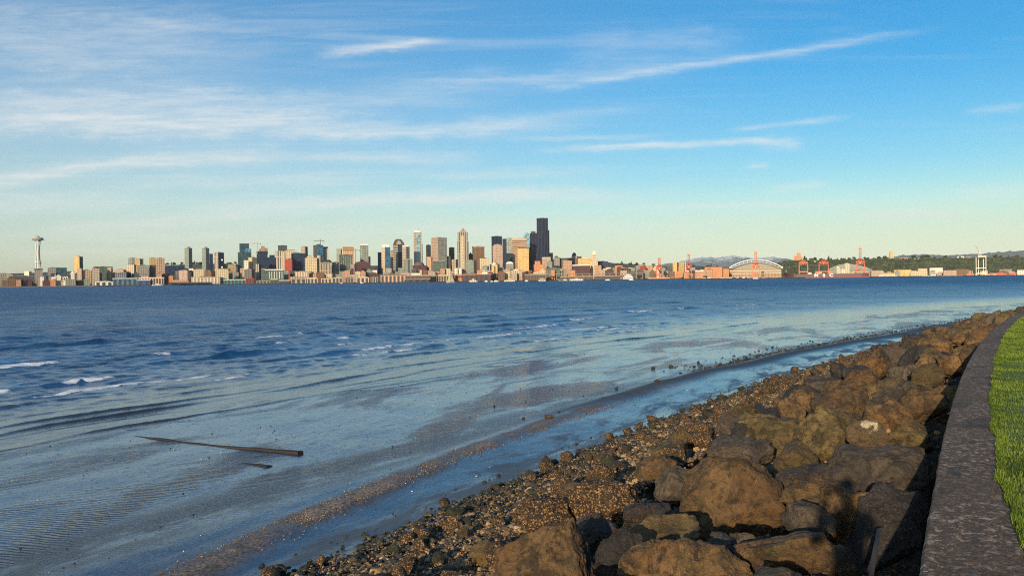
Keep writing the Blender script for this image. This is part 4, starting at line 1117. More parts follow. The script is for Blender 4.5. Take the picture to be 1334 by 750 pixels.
B('warehouse', 'long tan waterfront warehouse with a row of square windows behind the orange ferry', 249, None, 287, 361, 3480, 'beige', parts=[('fins', 'pilaster', 250, 286, 361.5, 369, 8, .35, 'creamp')])
B(AB, 'pinkish low apartment block above the orange-lit ferry', 233, None, 250, 352.5, 3580, 'rose')
B(AB, 'sandstone apartment block with a small grey roof house behind the tan warehouse', 252, None, 266, 351.8, 3570, 'cream', parts=[('box', 'penthouse', 255, 263, 349.6, None, 'grey', .5, None)])
B(AB, 'brown and tan low block next to the bright cream one', 266.5, None, 280.5, 354, 3560, 'brown')
B(OT, 'tall dark teal glass tower with stepped shoulders', 309.8, None, 327.4, 329, 4000, 'teal', parts=[('box', 'tower_shaft', 312, 324.6, 317.6, None, 'teal', .8, None), ('box', 'shoulder', 319.5, 327.4, 323.8, None, 'blueg', .5, 1.0), ('box', 'crown', 312, 324.6, 317, 318.2, 'dark', .84, None)], short='the tall dark teal stepped tower')
B(AB, 'small white tower block at the foot of the dark teal stepped tower', 317.5, None, 323.3, 339.5, 3720, 'white')
B(AB, 'yellow-lit apartment block with a grey side beside the small white one', 323.5, 328.5, 335, 335.8, 3750, 'gold', 'grey')  # lit face coloured gold, the side away from the sun grey
B(AB, 'slim grey striped block in front of the dark tower under construction', 332.3, None, 340.3, 344.4, 3640, 'strip2', short='the slim grey striped block')
B(OT, 'dark tower still under construction with raw brown top floors', 334.3, None, 348.5, 327.8, 4000, 'navy', parts=[('box', 'top_floor', 338, 346, 324, None, 'scaff', .6, None), ('box', 'top_floor', 340, 345, 320.3, 324, 'scaff', .4, None), ('box', 'formwork', 344, 349, 322.8, 330.5, 'scaff', .4, None)], short='the dark tower under construction')
B(OB, 'wide dark glass block between the unfinished tower and the tan finned tower', 343, None, 360.5, 336, 3900, 'navy', parts=[('box', 'penthouse', 351, 358, 332, None, 'navy', .5, None)])
B(OT, 'tan tower with tall vertical fins', 359.2, None, 370.8, 327.3, 3800, 'strip', parts=[('fins', 'fin', 359.6, 370.6, 327.6, 352, 4, .3, 'creamp')], short='the tan tower with tall fins')
B(OT, 'dark grey flat-topped tower rising behind the tan finned tower', 362.2, None, 374, 320.2, 4200, 'dkgrey', parts=[('box', 'roof', 362, 374.2, 319.6, 320.4, 'dark', 1, None)])
B(AB, 'cream block above the brick-red one', 371.8, None, 386.5, 326.5, 4000, 'cream', parts=[('box', 'roof', 373, 384, 325.3, None, 'brownp', .5, None)])
B(AB, 'brick-red block beneath the cream one', 370.8, None, 384.3, 337.8, 3800, 'red', short='the brick-red block')
B(OB, 'navy glass block beside the brick-red one', 379.5, None, 399, 330.5, 3870, 'navy', parts=[('box', 'penthouse', 381, 390, 328.6, None, 'blueg', .5, None)])
B(OT, 'brown and tan tower above the navy glass block', 392.2, 397.6, 400.9, 321.6, 4200, 'tan', 'dkgrey')
B(AB, 'large cream apartment block with an ornate stepped roof', 397.2, None, 413, 336.4, 3720, 'cream', parts=[('box', 'penthouse', 399.5, 409, 334, None, 'cream', .5, None), ('box', 'penthouse', 402, 406, 332.8, 334, 'tan', .3, None)], short='the large cream block with the stepped roof')
B(OB, 'grey waterfront block with a grid of white columns', 340, None, 370, 351.5, 3540, 'greeng', parts=[('fins', 'column', 349, 369, 353.5, 363, 6, .22, 'whitep'), ('box', 'cornice', 345, 369.5, 350.8, 351.9, 'whitep', .3, -1.6)], short='the grey block with white columns')
B(OB, 'dull green-grey shed block before the slim grey striped block', 318, None, 332, 351, 3560, 'dkgrey')
B(AB, 'tan waterfront block with dark arched bays', 377.5, None, 392, 361, 3480, 'tan', parts=[('fins', 'pilaster', 378, 391.5, 361.5, 367.5, 4, .4, 'creamp')])
B(AB, 'long tan three-storey block behind the arched waterfront one', 384, None, 402, 354, 3540, 'rose', parts=[('fins', 'pilaster', 384.5, 401.5, 354.5, 360, 5, .4, 'creamp')])
B(OT, 'dark blue glass tower topped by a crane', 408, 413, 421.2, 319.6, 4000, 'dkgrey', 'blueg', parts=[('box', 'roof_plant', 412.5, 418, 317.6, None, 'dkgrey', .4, None)], short='the dark blue glass tower under the crane')
B(OT, 'cream tower with a dark overhanging top beside the dark blue glass tower', 421, None, 427.6, 323.6, 4050, 'cream', parts=[('box', 'roof', 419, 427.5, 321.4, 323.7, 'dark', 1.05, None)])
B(AB, 'grey-white block before the dark blue glass tower', 413, None, 420, 333, 3740, 'beige')
B(OB, 'grey-blue curved roof hall beside the cream stepped block', 417, None, 431.5, 342, 3720, 'grey', parts=[('dome', 'roof', 423.5, 432.4, 342.4, 338, 'tree')])
B(AB, 'tan apartment block with tall piers beneath the curved roof hall', 417.5, None, 432, 344.5, 3640, 'strip', parts=[('fins', 'pier', 418, 431.5, 345, 356, 4, .35, 'tan')])
B(AB, 'pink-grey block between the curved roof hall and the grey glass block', 432.5, None, 441.5, 342, 3780, 'rose')
B(OT, 'slim grey-green tower joined to the orange-topped tower', 438.3, None, 445.5, 324.4, 4100, 'greenish')
B(OT, 'cream tower with an orange striped crown', 445.3, None, 461.5, 322.6, 4080, 'cream', parts=[('box', 'crown', 446.5, 460, 321.2, 326.5, 'bands2', .8, -1), ('fins', 'fin', 446.5, 460, 326.5, 345, 6, .35, 'orange')], short='the cream tower with the orange striped crown')
B(OB, 'dark grey glass block with pale piers in front of the orange-crowned tower', 442, None, 459, 332.3, 3850, 'greeng', parts=[('fins', 'pier', 443, 458, 333, 350, 5, .2, 'silver'), ('box', 'cornice', 441.6, 459.4, 331.8, 333, 'dark', 1.0, -1.4)])
B(OT, 'patterned white and grey glass tower with a white crown', 469, None, 479.8, 319.8, 3950, 'greenish', parts=[('box', 'crown', 469, 479.8, 318, None, 'whitep', .9, None), ('fins', 'fin', 470, 479, 321, 343, 4, .3, 'silver')], short='the patterned tower with a white crown')
B(OT, 'low slim tower leaning on the patterned white-crowned tower', 479.8, None, 482.6, 334, 4000, 'rose')
B(OB, 'small grey square block in front of the maroon one', 456, None, 464.3, 344.5, 3700, 'grey')
B(OB, 'wide dark maroon block below the patterned tower', 462.5, None, 482.3, 342, 3800, 'maroon', parts=[('box', 'penthouse', 466, 478, 340.6, None, 'maroon', .5, None)], short='the wide dark maroon block')
B(OT, 'narrow dark slate tower beside the cream and blue one', 492, None, 497.2, 329, 4100, 'navy')
B(OT, 'cream and blue tower with a white cap', 496.8, 501.3, 508.4, 322.2, 3900, 'cream', 'blueg', parts=[('box', 'roof_plant', 498, 507, 318.8, None, 'whitep', .5, None)], short='the cream and blue tower')
B(OT, 'brownish-pink tower half hidden by the arch-topped one', 508, None, 513.5, 327.5, 4200, 'rose', parts=[('box', 'roof_plant', 509.5, 512.5, 326, None, 'dark', .4, None)])
B(SK, 'broad tower with a dark rounded crown and a dark blue centre stripe', 512, None, 527.2, 319, 4050, 'bands', parts=[('wedge', 'crown', [(512.2, 319), (527, 319), (526.2, 316.4), (524, 313), (522, 311.4), (516.5, 311.4), (514.4, 313), (512.8, 316.4)], 'dkgrey', .9, None), ('box', 'centre_bay', 518.2, 523.2, 318, 351, 'navy', .05, -1.5), ('wedge', 'crown_window', [(516, 318), (523, 318), (522, 314.5), (519.5, 313.4), (517, 314.5)], 'beige', .05, 1)], short='the dark round-crowned tower')
B(OT, 'grey-beige tower with a white cap leaning toward the round-crowned one', 523.8, 529, 533.6, 321.6, 3880, 'beige', 'grey', parts=[('box', 'roof_plant', 524.5, 532, 320, None, 'whitep', .6, None)])
B(AB, 'grey-green block of paired bays before the round-crowned tower', 526, None, 537.5, 337.8, 3720, 'greenish', parts=[('box', 'dark_strip', 531.4, 533.4, 338.3, 356, 'dark', .02, -.8)], short='the grey-green block of paired bays')  # recess parts are raised dark strips, depth suggested by colour alone
B(SK, 'very tall tapering tower with a bright curved front, white crown and thin mast', 538.8, None, 549.4, 303, 4000, 'beige', parts=[('box', 'crown', 539.6, 547, 300.6, None, 'whitep', .7, None), ('box', 'bright_bay', 542.4, 547, 305, 341, 'skyg', .06, -2.2), ('box', 'dark_panel', 547.8, 550.2, 317.5, 343, 'dark', .7, 2), ('mast', 'mast', 545.4, 296.6, 300.6, 'dark', .7)], short='the tall tower with the curved bright front')
B('hall', 'purple-grey domed hall under the tall curved tower', 538.5, None, 553.5, 346, 3720, 'maroon', parts=[('dome', 'roof', 539, 553, 346, 340.6, 'purple')])
B(OT, 'thin grey-pink tower next to the wide pale slab', 555, None, 561.2, 319.6, 4100, 'rose')
B(AB, 'pink-cream block beneath the thin grey-pink tower', 555.8, None, 563.4, 335, 3760, 'pink')
B(SK, 'wide pale slab tower with a framed grey-green inset front', 561.6, 570.6, 582.2, 309.8, 4050, 'rose', 'silver', parts=[('box', 'roof_plant', 563, 580, 309, None, 'silver', .4, None)], short='the wide pale framed slab tower')
B(OB, 'large dark green glass mid-rise in front of the framed slab tower', 564, None, 582.5, 341, 3640, 'greeng', parts=[('box', 'penthouse', 571, 580, 339, None, 'greenish', .5, None), ('fins', 'fin', 565, 582, 343, 357, 6, .15, 'greenish')], short='the large dark green glass mid-rise')
B(OT, 'small brown-red tower between two tall ones', 584.8, None, 592, 323, 4200, 'brown', parts=[('box', 'roof_plant', 586, 591, 322, None, 'brownp', .5, None)])
B(OB, 'dark triangular-topped block behind the peaked tower', 582, None, 587, 334, 4100, 'dkgrey')
B(SK, 'very tall tan tower with a pointed green-brown peak', 596.2, None, 609.6, 303, 4000, 'strip2', parts=[('wedge', 'gable', [(597.5, 303), (608.5, 303), (603.2, 297.2)], 'tan', .8, None), ('pyr', 'spire', 600.5, 606, 300.4, 296.2, 'greenp'), ('box', 'centre_bay', 600.2, 604, 307, 350, 'cream', .05, -1.5), ('box', 'dark_side_strip', 605.3, 606.8, 312, 352, 'brownp', .02, -.6), ('box', 'lower_shaft', 595.6, 610.4, 314.5, 352, 'strip2', .8, 1.5)], short='the very tall pointed tan tower')
B(AB, 'pale tan block left of the pointed tower base behind the sailing boat', 588.3, None, 596.3, 338.3, 3680, 'tan')
B(AB, 'white-grey twin block at the foot of the pointed tower', 592.3, None, 601.3, 349.8, 3560, 'white', parts=[('box', 'dark_strip', 596, 597.6, 350.2, 362, 'dark', .02, -.8)])
B(OB, 'green-grey glass block south of the pointed tower', 606.5, None, 621, 339.4, 3700, 'greenish', short='the green-grey glass block')
B(OT, 'flat-topped brown brick tower', 615.3, None, 631, 321.5, 4050, 'brown', parts=[('box', 'cornice', 615, 631.3, 320.9, 321.8, 'rose', 1, -.6)], short='the flat-topped brown brick tower')
B(OB, 'dark steep-roofed block between pointed tower and brown tower', 610, None, 616, 332, 4150, 'navy', parts=[('pyr', 'roof', 610, 616, 332, 328.5, 'dark')])
B(AB, 'cream block with a small domed top in front of the brown tower', 625, None, 638, 337, 3740, 'cream', parts=[('dome', 'roof', 626, 632.5, 337, 334.2, 'brownp')])
B(OB, 'low grey-green round-fronted block below the domed cream one', 628, None, 637, 347, 3620, 'greenish')
B(SK, 'black flat-topped tower rising behind a rounded beige one', 640.2, None, 654, 308.2, 4150, 'black', short='the black flat-topped tower')
B(OT, 'beige tower with a rounded top in front of the black flat-topped one', 641.6, None, 654.6, 321, 3850, 'rose', parts=[('wedge', 'crown', [(641.6, 321), (654.6, 321), (654, 319.8), (651.5, 318.4), (648, 317.8), (644.8, 318.4), (642.2, 319.8)], 'rose', 1.0, 0.01)], short='the beige tower with the rounded top')
B(OT, 'dark navy tower wedged between beige tower and grey glass tower', 654.6, None, 660, 311.4, 4150, 'navy')
B(OT, 'grey glass tower with a dark curved foot', 659.8, None, 667.8, 311, 4100, 'silver', parts=[('box', 'roof_plant', 661, 667, 310, None, 'grey', .5, None), ('box', 'foot', 657.5, 668, 330, 345, 'navy', .4, -8)])
B(SK, 'broad reddish-pink tower with fine bands', 667.4, None, 685.8, 311.2, 4000, 'bands2', parts=[('box', 'cornice', 667, 686.2, 310.4, 312.8, 'salmon', .98, -.8)], short='the broad reddish-pink tower')
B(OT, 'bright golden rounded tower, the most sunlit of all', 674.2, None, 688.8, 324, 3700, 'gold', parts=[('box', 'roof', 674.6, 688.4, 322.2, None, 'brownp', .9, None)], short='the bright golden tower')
B(SK, 'sky-blue glass tower with a sail-shaped curved top', 681, None, 692.6, 312, 4200, 'skyg', parts=[('wedge', 'crown', [(681, 312), (692.6, 312), (691.8, 309), (689.6, 305), (686.8, 302.8), (684.8, 302.8), (682.4, 305.6), (681, 309.6)], 'skyg', 1.0, 0.01)], short='the sky-blue sail-topped tower')
B(SK, 'dark navy tower with a stepped crown against the tallest tower', 690.2, None, 699.6, 304, 4130, 'black', parts=[('box', 'crown', 691.6, 697.6, 301.2, None, 'dkgrey', .7, None), ('box', 'lower_shaft', 688.4, 699.6, 330, 352, 'black', 1.0, -12)])
B(SK, 'tallest tower in the skyline, black with a lower shoulder', 699, None, 713.8, 284.6, 4100, 'black', parts=[('box', 'shoulder', 706, 715.4, 299.8, 352, 'black', .8, 8), ('box', 'front_bay', 703, 709.4, 286, 352, 'black', .3, -7), ('box', 'cornice', 699.4, 713.4, 284, 285.2, 'dkgrey', .9, None)], short='the black tallest tower')
B(AB, 'golden arch-windowed small tower by the waterfront', 640.3, None, 648, 345.5, 3580, 'gold', parts=[('dome', 'roof', 640.5, 647.8, 345.5, 341.2, 'creamp'), ('box', 'dark_strip', 643.6, 645.4, 346.5, 358, 'brownp', .02, -.8)], short='the small golden arch-windowed tower')
B(OB, 'white-arched grey block below the reddish-pink tower', 659, None, 669, 344, 3760, 'grey', parts=[('wedge', 'arch', [(659, 344), (669, 344), (668, 342), (665.8, 340.8), (662, 340.8), (660, 342)], 'whitep', .8, None)])
B(OB, 'tan colonnaded hall in front of the golden tower', 662, None, 684, 352.4, 3560, 'tan', parts=[('fins', 'column', 663, 683, 353, 360.5, 7, .35, 'creamp'), ('wedge', 'pediment', [(667, 352.4), (677, 352.4), (672, 350)], 'creamp', .3, -1)], short='the tan colonnaded hall')
B(AB, 'brown low block between colonnaded hall and orange stepped block', 684, None, 697, 353.6, 3580, 'brown')
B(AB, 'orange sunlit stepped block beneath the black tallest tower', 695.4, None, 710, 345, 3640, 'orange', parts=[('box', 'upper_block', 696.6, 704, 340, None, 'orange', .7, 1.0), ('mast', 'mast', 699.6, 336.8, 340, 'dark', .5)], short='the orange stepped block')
B(OB, 'cream flat-roofed block at the foot of the tallest tower', 706, None, 717.4, 336.4, 3800, 'rose', parts=[('box', 'roof', 706, 717.4, 335, None, 'creamp', 1, None)])
B(OT, 'small grey tower just south of the tallest tower', 715.4, None, 720.3, 329.8, 4200, 'grey')
B(OB, 'grey glass block south of the orange stepped block', 712, None, 721.6, 341, 3700, 'greenish')
B(OB, 'dark green-grey waterfront block beneath the tallest tower', 711.5, None, 730, 349.6, 3570, 'greeng', parts=[('fins', 'fin', 712, 729.5, 350, 357, 7, .2, 'greenish')], short='the dark green-grey waterfront block')
B(OB, 'grey block with white bands on the first hill', 721.6, None, 729, 335.6, 3800, 'grey', parts=[('box', 'penthouse', 722.5, 727, 333.4, None, 'dkgrey', .5, None)])
B(OB, 'tall narrow dark block beside the pink block', 728, None, 733, 336.5, 3820, 'dkgrey')
B(AB, 'pink-gold sunlit block with a grid of windows', 733, None, 745, 340, 3720, 'pink', parts=[('box', 'penthouse', 733.4, 738, 338.6, None, 'rose', .5, None)], short='the pink-gold block')
B('cathedral', 'dark domed cathedral on the crest of the hill', 740.5, None, 756.5, 336.5, 4500, 'purple', parts=[('dome', 'dome', 745, 751, 333.4, 328.6, 'dkgrey'), ('box', 'drum', 744.6, 751.4, 333.2, None, 'rose', .5, None), ('mast', 'spire', 757, 332.6, 336.5, 'dark', 1.5)], short='the dark domed cathedral')
B(OB, 'long golden hillside block beside the white spired tower', 753, None, 770, 337, 4150, 'gold', parts=[('box', 'penthouse', 757, 768, 335.8, None, 'creamp', .5, None)])
B(AB, 'brown-pink long block under the golden hillside one', 746, None, 769, 345.6, 3720, 'maroon', parts=[('box', 'roof', 745.6, 769, 344.8, 346, 'whitep', .9, -.8)])
B(OT, 'old white tower with a slender pyramid spire', 769.4, None, 778.6, 340, 3760, 'cream', parts=[('box', 'upper_tower', 771.2, 777, 331.6, None, 'cream', .6, None), ('pyr', 'spire', 771, 777.2, 331.6, 325.2, 'crown'), ('mast', 'finial', 774.1, 323.4, 325.6, 'dark', .4)], short='the old white spired tower')
B(OB, 'long navy glass block south of the white spired tower', 779, None, 792, 341, 3860, 'navy', parts=[('mast', 'mast', 778.9, 333.4, 341, 'dark', .5)])
B(AB, 'cream stepped block with a dark strip near the navy glass block', 785.5, None, 796.3, 350, 3620, 'cream', parts=[('box', 'penthouse', 790, 796, 348.2, None, 'white', .5, None), ('box', 'dark_strip', 790.6, 792.6, 351, 357, 'dark', .02, -.6)])
B(OB, 'orange-brown gabled block among trees', 801, None, 811, 346.6, 3800, 'orange', parts=[('wedge', 'roof', [(800.6, 346.6), (811.4, 346.6), (806, 344.8)], 'brownp', 1, None)], short='the orange-brown gabled block')
B('house', 'dull red brick block before the red pointed crane', 833.6, None, 841, 347.4, 3700, 'red')
B(OB, 'golden twin block below the sloping gantry', 876.3, None, 883.6, 342, 3700, 'gold', short='the golden twin block')
B(OB, 'golden block nearer the water in the twin pair', 884.6, None, 891.6, 341.2, 3680, 'ochre', parts=[('mast', 'chimney', 893, 341, 352, 'white', 2.2)])
B('warehouse', 'long orange warehouse north of the arched stadium', 918, None, 941, 347.8, 3700, 'orange', parts=[('box', 'roof', 918, 941, 347.1, 347.9, 'brownp', 1, -1)], short='the long orange warehouse')
B('warehouse', 'grey-roofed harbour shed beside the tall red crane', 893, None, 916, 353, 3560, 'pink', parts=[('box', 'roof', 892.6, 916.4, 352.2, 353.2, 'whitep', 1, -1), ('fins', 'pilaster', 893.5, 915.5, 354, 360, 8, .3, 'orange')])
B('warehouse', 'dark gable-roofed hall next to the arched stadium', 939, None, 950, 348.4, 3800, 'maroon', parts=[('wedge', 'roof', [(938.6, 348.4), (950.4, 348.4), (944.5, 346.2)], 'dark', 1, None)])
B('hospital', 'orange brick tower on top of the wooded hill', 1034, None, 1045.2, 334, 4900, 'orange', parts=[('box', 'tower_shaft', 1037.8, 1043, 329.2, None, 'orange', .6, None), ('box', 'wing', 1034, 1037.8, 332.6, None, 'salmon', .5, 2)], short='the orange hilltop brick tower')
B('arena', 'grey shallow-arched roof hall behind the ship', 1078, None, 1136, 351.5, 3900, 'greenish', parts=[('wedge', 'roof', [(1078, 351.5), (1136, 351.5), (1128, 347.6), (1116, 344.6), (1103, 343.2), (1092, 345), (1083, 348.2)], 'greenish', 1.0, -2)], depth=120)
B(AT, 'lone yellow apartment tower on the wooded ridge', 1158.4, None, 1164.2, 328.4, 4900, 'gold', parts=[('box', 'dark_panel', 1158.6, 1159.8, 328.8, 338, 'brown', .02, -.8)], short='the lone yellow ridge tower')
for k, (a, b_, y, D_, st_, lb) in enumerate([
    (1124, 1133, 338.2, 4850, 'white', 'small white house on the ridge beside the tall red crane'), (1135, 1143, 337.6, 4850, 'cream', 'cream bungalow on the ridge between red crane and yellow tower'),
    (1166, 1183, 336, 4850, 'pink', 'long pink-roofed school on the ridge beyond the yellow tower'), (1191, 1200, 336.6, 4850, 'white', 'white house among the ridge trees past the pink school'),
    (1247, 1256, 333.8, 4950, 'white', 'white terraced house on the ridge before the white crane'), (1258, 1266, 334.8, 4950, 'cream', 'cream terraced house on the ridge against the white crane'),
    (1056, 1064, 340.0, 4700, 'white', 'white roof below the ridge trees near the orange hilltop tower'), (1286, 1293, 336, 4900, 'tan', 'tan house on the ridge just south of the white crane')]):
    B('house', lb, a, None, b_, y, D_, st_, roof='none', sink=8)
for (a, b_, y, D_, st_, lb) in [
    (1165, 1187, 351.5, 3620, 'gold', 'sand-coloured harbour depot with a flat roof below the wooded hill'), (1186, 1200, 353, 3560, 'cream', 'pale cement works building beside the sand-coloured depot'),
    (1196, 1208, 349.6, 3620, 'cream', 'cream silo block of the cement works'), (1211, 1228, 348.8, 3700, 'white', 'long flat white-roofed depot under the wooded hill'),
    (1229, 1246, 352, 3600, 'rose', 'low pinkish depot beside the white-roofed one'), (1246, 1262, 350.6, 3640, 'brown', 'brown low harbour shed north of the white crane'),
    (1302, 1318, 350.6, 3700, 'grey', 'grey shed behind the red container rows'), (1325, 1345, 351.6, 3520, 'white', 'pale roofed shed at the southern edge of the harbour'),
    (1095, 1101, 351, 3470, 'white', 'small white cube office on the quay beside the cream tower block'), (1135, 1150, 352.5, 3600, 'rose', 'pinkish shed past the tall red crane'),
    (1150, 1166, 356, 3500, 'cream', 'low cream quay shed behind the white workboat')]:
    B('warehouse', lb, a, None, b_, y, D_, st_, roof='none')
B('silo', 'square cream tower block standing behind the ship stern', 1100.5, None, 1106.8, 343.6, 3600, 'cream', parts=[('box', 'roof_plant', 1101.5, 1105, 342.6, None, 'creamp', .5, None)])

# --- the observation tower
def observation_tower():
    D = 3750.0; px = 49.7; rz, m = frame(px, D); p = P(px, 351, D); gz = 28.0
    r = empty('observation_tower', (p.x, D, gz), rz, 'tall white observation tower on splayed legs with a saucer top', 'tower')
    z = lambda y: zpx(px, y, D) - gz
    W = WHITEM
    top = z(313.6)
    for k in range(3):                                    # three paired legs pinched at two thirds height
        a = k * 2.094 + 0.45
        prof = [(0, 8.4), (.25, 6.4), (.5, 4.4), (.68, 3.3), (.85, 3.9), (1.0, 5.6)]
        for sgn in (-1, 1):
            b = MB()
            pts = [Vector((math.cos(a + sgn * .13) * rr_ * 1.9, math.sin(a + sgn * .13) * rr_ * 1.9, t_ * top)) for t_, rr_ in prof]
            for q0, q1 in zip(pts, pts[1:]): b.tube(q0, q1, 2.0, 1.9, 6)
            b.build('leg', W, r)
    b = MB(); b.tube((0, 0, 0), (0, 0, top), 3.4, 3.0, 8); b.build('lift_shaft', plain('lift_core', (.20, .17, .13), .8), r)
    b = MB(); zz = z(341.6); b.lathe([(4, zz - 3), (14.5, zz - 2), (14.5, zz + 1.2), (4, zz + 2)], 20); b.build('skyline_platform', W, r)
    b = MB(); zz = z(313.4); b.lathe([(5, zz - 4), (17, zz + 0.5), (25.5, zz + 3.2), (26.5, zz + 5), (25, zz + 6)], 28); b.build('saucer', W, r)
    b = MB(); b.lathe([(20, zz + 6), (21.5, zz + 8), (21, zz + 10.5)], 28); b.build('window_band', plain('saucer_glass', (.09, .08, .06), .4), r)
    b = MB(); b.lathe([(24, zz + 10.4), (24.4, zz + 11.4), (13, zz + 14.4), (9, zz + 15)], 28); b.build('saucer_roof', W, r)
    b = MB(); b.lathe([(8, zz + 15), (7, zz + 19), (3, zz + 20.5), (.9, zz + 21)], 16); b.tube((0, 0, zz + 21), (0, 0, z(306)), .7, .3); b.build('mast', plain('mast_steel', (.35, .3, .24), .6), r)
    LAND.append((50, 306, D, 'the white observation tower'))
observation_tower()

# --- the arched stadium
def stadium():
    D = 3750.0; xc = 984.0; rz, m = frame(xc, D); p = P(xc, 360, D); gz = 1.5
    r = empty('stadium', (p.x, D, gz), rz, 'stadium with a long white arched truss roof', 'stadium')
    z = lambda y: zpx(xc, y, D) - gz
    X = lambda px: (px - xc) * m
    def arch(px): return 348.6 - 10.9 * (1 - ((px - 984) / 35.8) ** 2)
    b = MB(); n = 28; xs = [948.2 + (1019.8 - 948.2) * k / n for k in range(n + 1)]
    for k in range(n):
        x0_, x1_ = xs[k], xs[k + 1]
        b.tube((X(x0_), 20, z(arch(x0_) + .3)), (X(x1_), 20, z(arch(x1_) + .3)), 2.3, None, 6)
    b.build('arch_top_chord', WHITEM, r)
    b = MB()
    def low(px): return min(arch(px) + 3.2, 350.2) if abs(px - 984) < 31 else arch(px) + 1.6
    for k in range(n):
        x0_, x1_ = xs[k], xs[k + 1]
        b.tube((X(x0_), 20, z(low(x0_))), (X(x1_), 20, z(low(x1_))), 1.3, None, 6)
    b.build('arch_bottom_chord', WHITEM, r)
    for k in range(2, n - 1, 2):
        b = MB(); b.tube((X(xs[k]), 20, z(arch(xs[k]))), (X(xs[k]), 20, z(low(xs[k]))), .8, None, 5); b.build('strut', WHITEM, r)
    b = MB(); pts = [(950, 350.6)] + [(950 + k * 4.25, arch(950 + k * 4.25) + 4.6) for k in range(1, 16)] + [(1018, 350.8)]
    b.xzprism([(X(a), z(min(y, 351))) for a, y in pts][::-1], 40, 160); b.build('roof', plain('stadium_roof', (.34, .30, .24), .8), r)
    b = MB(); b.box(X(950), X(1017.6), 30, 150, 0, z(350.9)); b.build('wall', facade((.40, .30, .22), (.12, .09, .07), 14, 10, .5, .45), r)
    for y in (353.2, 356.6):
        b = MB(); b.box(X(949.4), X(1018), 26, 30, z(y), z(y - .9)); b.build('gallery', CREAMM, r)
    for k in range(17):
        b = MB(); b.box(X(950 + k * 4.2), X(950.8 + k * 4.2), 26.5, 29.5, 0, z(357)); b.build('column', plain('brick_pier', (.42, .20, .12), .9), r)
    LAND.append((984, 338, D, 'the arched stadium'))
stadium()

# --- cranes
def gantry(px, x0, x1, yp, ya, boom, D, mk, label, boomtop=None, yb=357.5, big=False):
    rz, m = frame(px, D); p = P(px, yp, D); gz = 2.0
    mat = mat_of(mk); r = empty('container_crane', (p.x, D, gz), rz, label, 'crane', None)
    z = lambda y: zpx(px, y, D) - gz
    X = lambda q: (q - px) * m
    dp = 30.0; th = 1.5 if not big else 1.7
    hp = z(yp)
    for sx in (x0, x1):
        for sy in (0, dp):
            b = MB(); b.box(X(sx) - th, X(sx) + th, sy - th, sy + th, 0, hp); b.build('leg', mat, r)
    for zz in (hp - 3, hp * .42):
        for sy in (0, dp):
            b = MB(); b.box(X(x0) + th, X(x1) - th, sy - th * .9, sy + th * .9, zz - 2, zz + 2); b.build('cross_beam', mat, r)
    b = MB(); b.box(X(x0) - 1, X(x1) + 1, -12, dp + 14, hp + .02, hp + 5); b.build('trolley_girder', mat, r)
    b = MB(); b.box(X(px) - 7, X(px) + 7, dp * .5, dp * .5 + 16, hp + 5.02, hp + 13); b.build('machine_house', mat, r)
    b = MB(); mid = X(px); zt = z(ya)
    for sx in (x0, x1): b.tube((X(sx), 4, hp + 5), (mid, 8, zt), 1.6, 1.0, 5)
    b.tube((X(x0) * .6 + mid * .4, 5, hp + 5 + (zt - hp) * .4), (X(x1) * .6 + mid * .4, 5, hp + 5 + (zt - hp) * .4), 1.0, None, 5)
    b.build('apex_frame', mat, r)
    b = MB()
    if boom == 'up':
        zt2 = z(boomtop)
        for dx in (-3.6, 3.6):
            b.tube((mid + dx, -6, hp + 3), (mid + dx, -16, zt2), 1.3, 1.0, 5)
        nn = 6
        for k in range(nn):
            f0 = k / nn; b.tube((mid - 3.6, -6 - 10 * f0, hp + 3 + (zt2 - hp - 3) * f0), (mid + 3.6, -6 - 10 * (f0 + 1 / nn), hp + 3 + (zt2 - hp - 3) * (f0 + 1 / nn)), .7, None, 4)
        b.box(mid - 6, mid + 6, -18, -13, zt2 - 2, zt2 + 3)
    elif boom == 'level':
        for dx in (-3.6, 3.6): b.tube((mid + dx, -10, hp + 2), (mid + dx, -62, hp + 2), 1.4, 1.1, 5)
        b.tube((mid, 8, zt), (mid, -50, hp + 4), .6, None, 4)
    b.build('boom', mat, r)
    b = MB(); b.box(mid - 2.5, mid + 2.5, -14, -9, hp - 4, hp - .1); b.build('cab', CREAMM, r)
    LAND.append((px, yp, D, None))
    return r
gantry(859, 855.2, 862.4, 349.2, 343.6, 'up', 3500, 'redp', 'small red crane with a pointed frame and upright boom near the white tug', 337)
gantry(897.5, 894.6, 900.4, 347.5, 343, 'up', 3480, 'redp', 'red crane with one tall upright boom beside the dark barge', 332.2)
gantry(984.5, 980.4, 989.6, 346.8, 342.4, 'up', 3470, 'orangep', 'orange crane standing in front of the arched stadium', 329)
gantry(1046.5, 1041, 1052.2, 343.4, 338.4, 'level', 3560, 'orangep', 'orange container crane over the ship bow below the hilltop tower', yb=356)
gantry(1073, 1067, 1079, 343.2, 337.2, 'level', 3560, 'redp', 'red container crane over the middle of the ship with a peaked frame')
gantry(1120.6, 1115.6, 1126.4, 342.4, 336, 'up', 3540, 'redp', 'tallest red container crane with its boom raised high over the ship stern', 324)
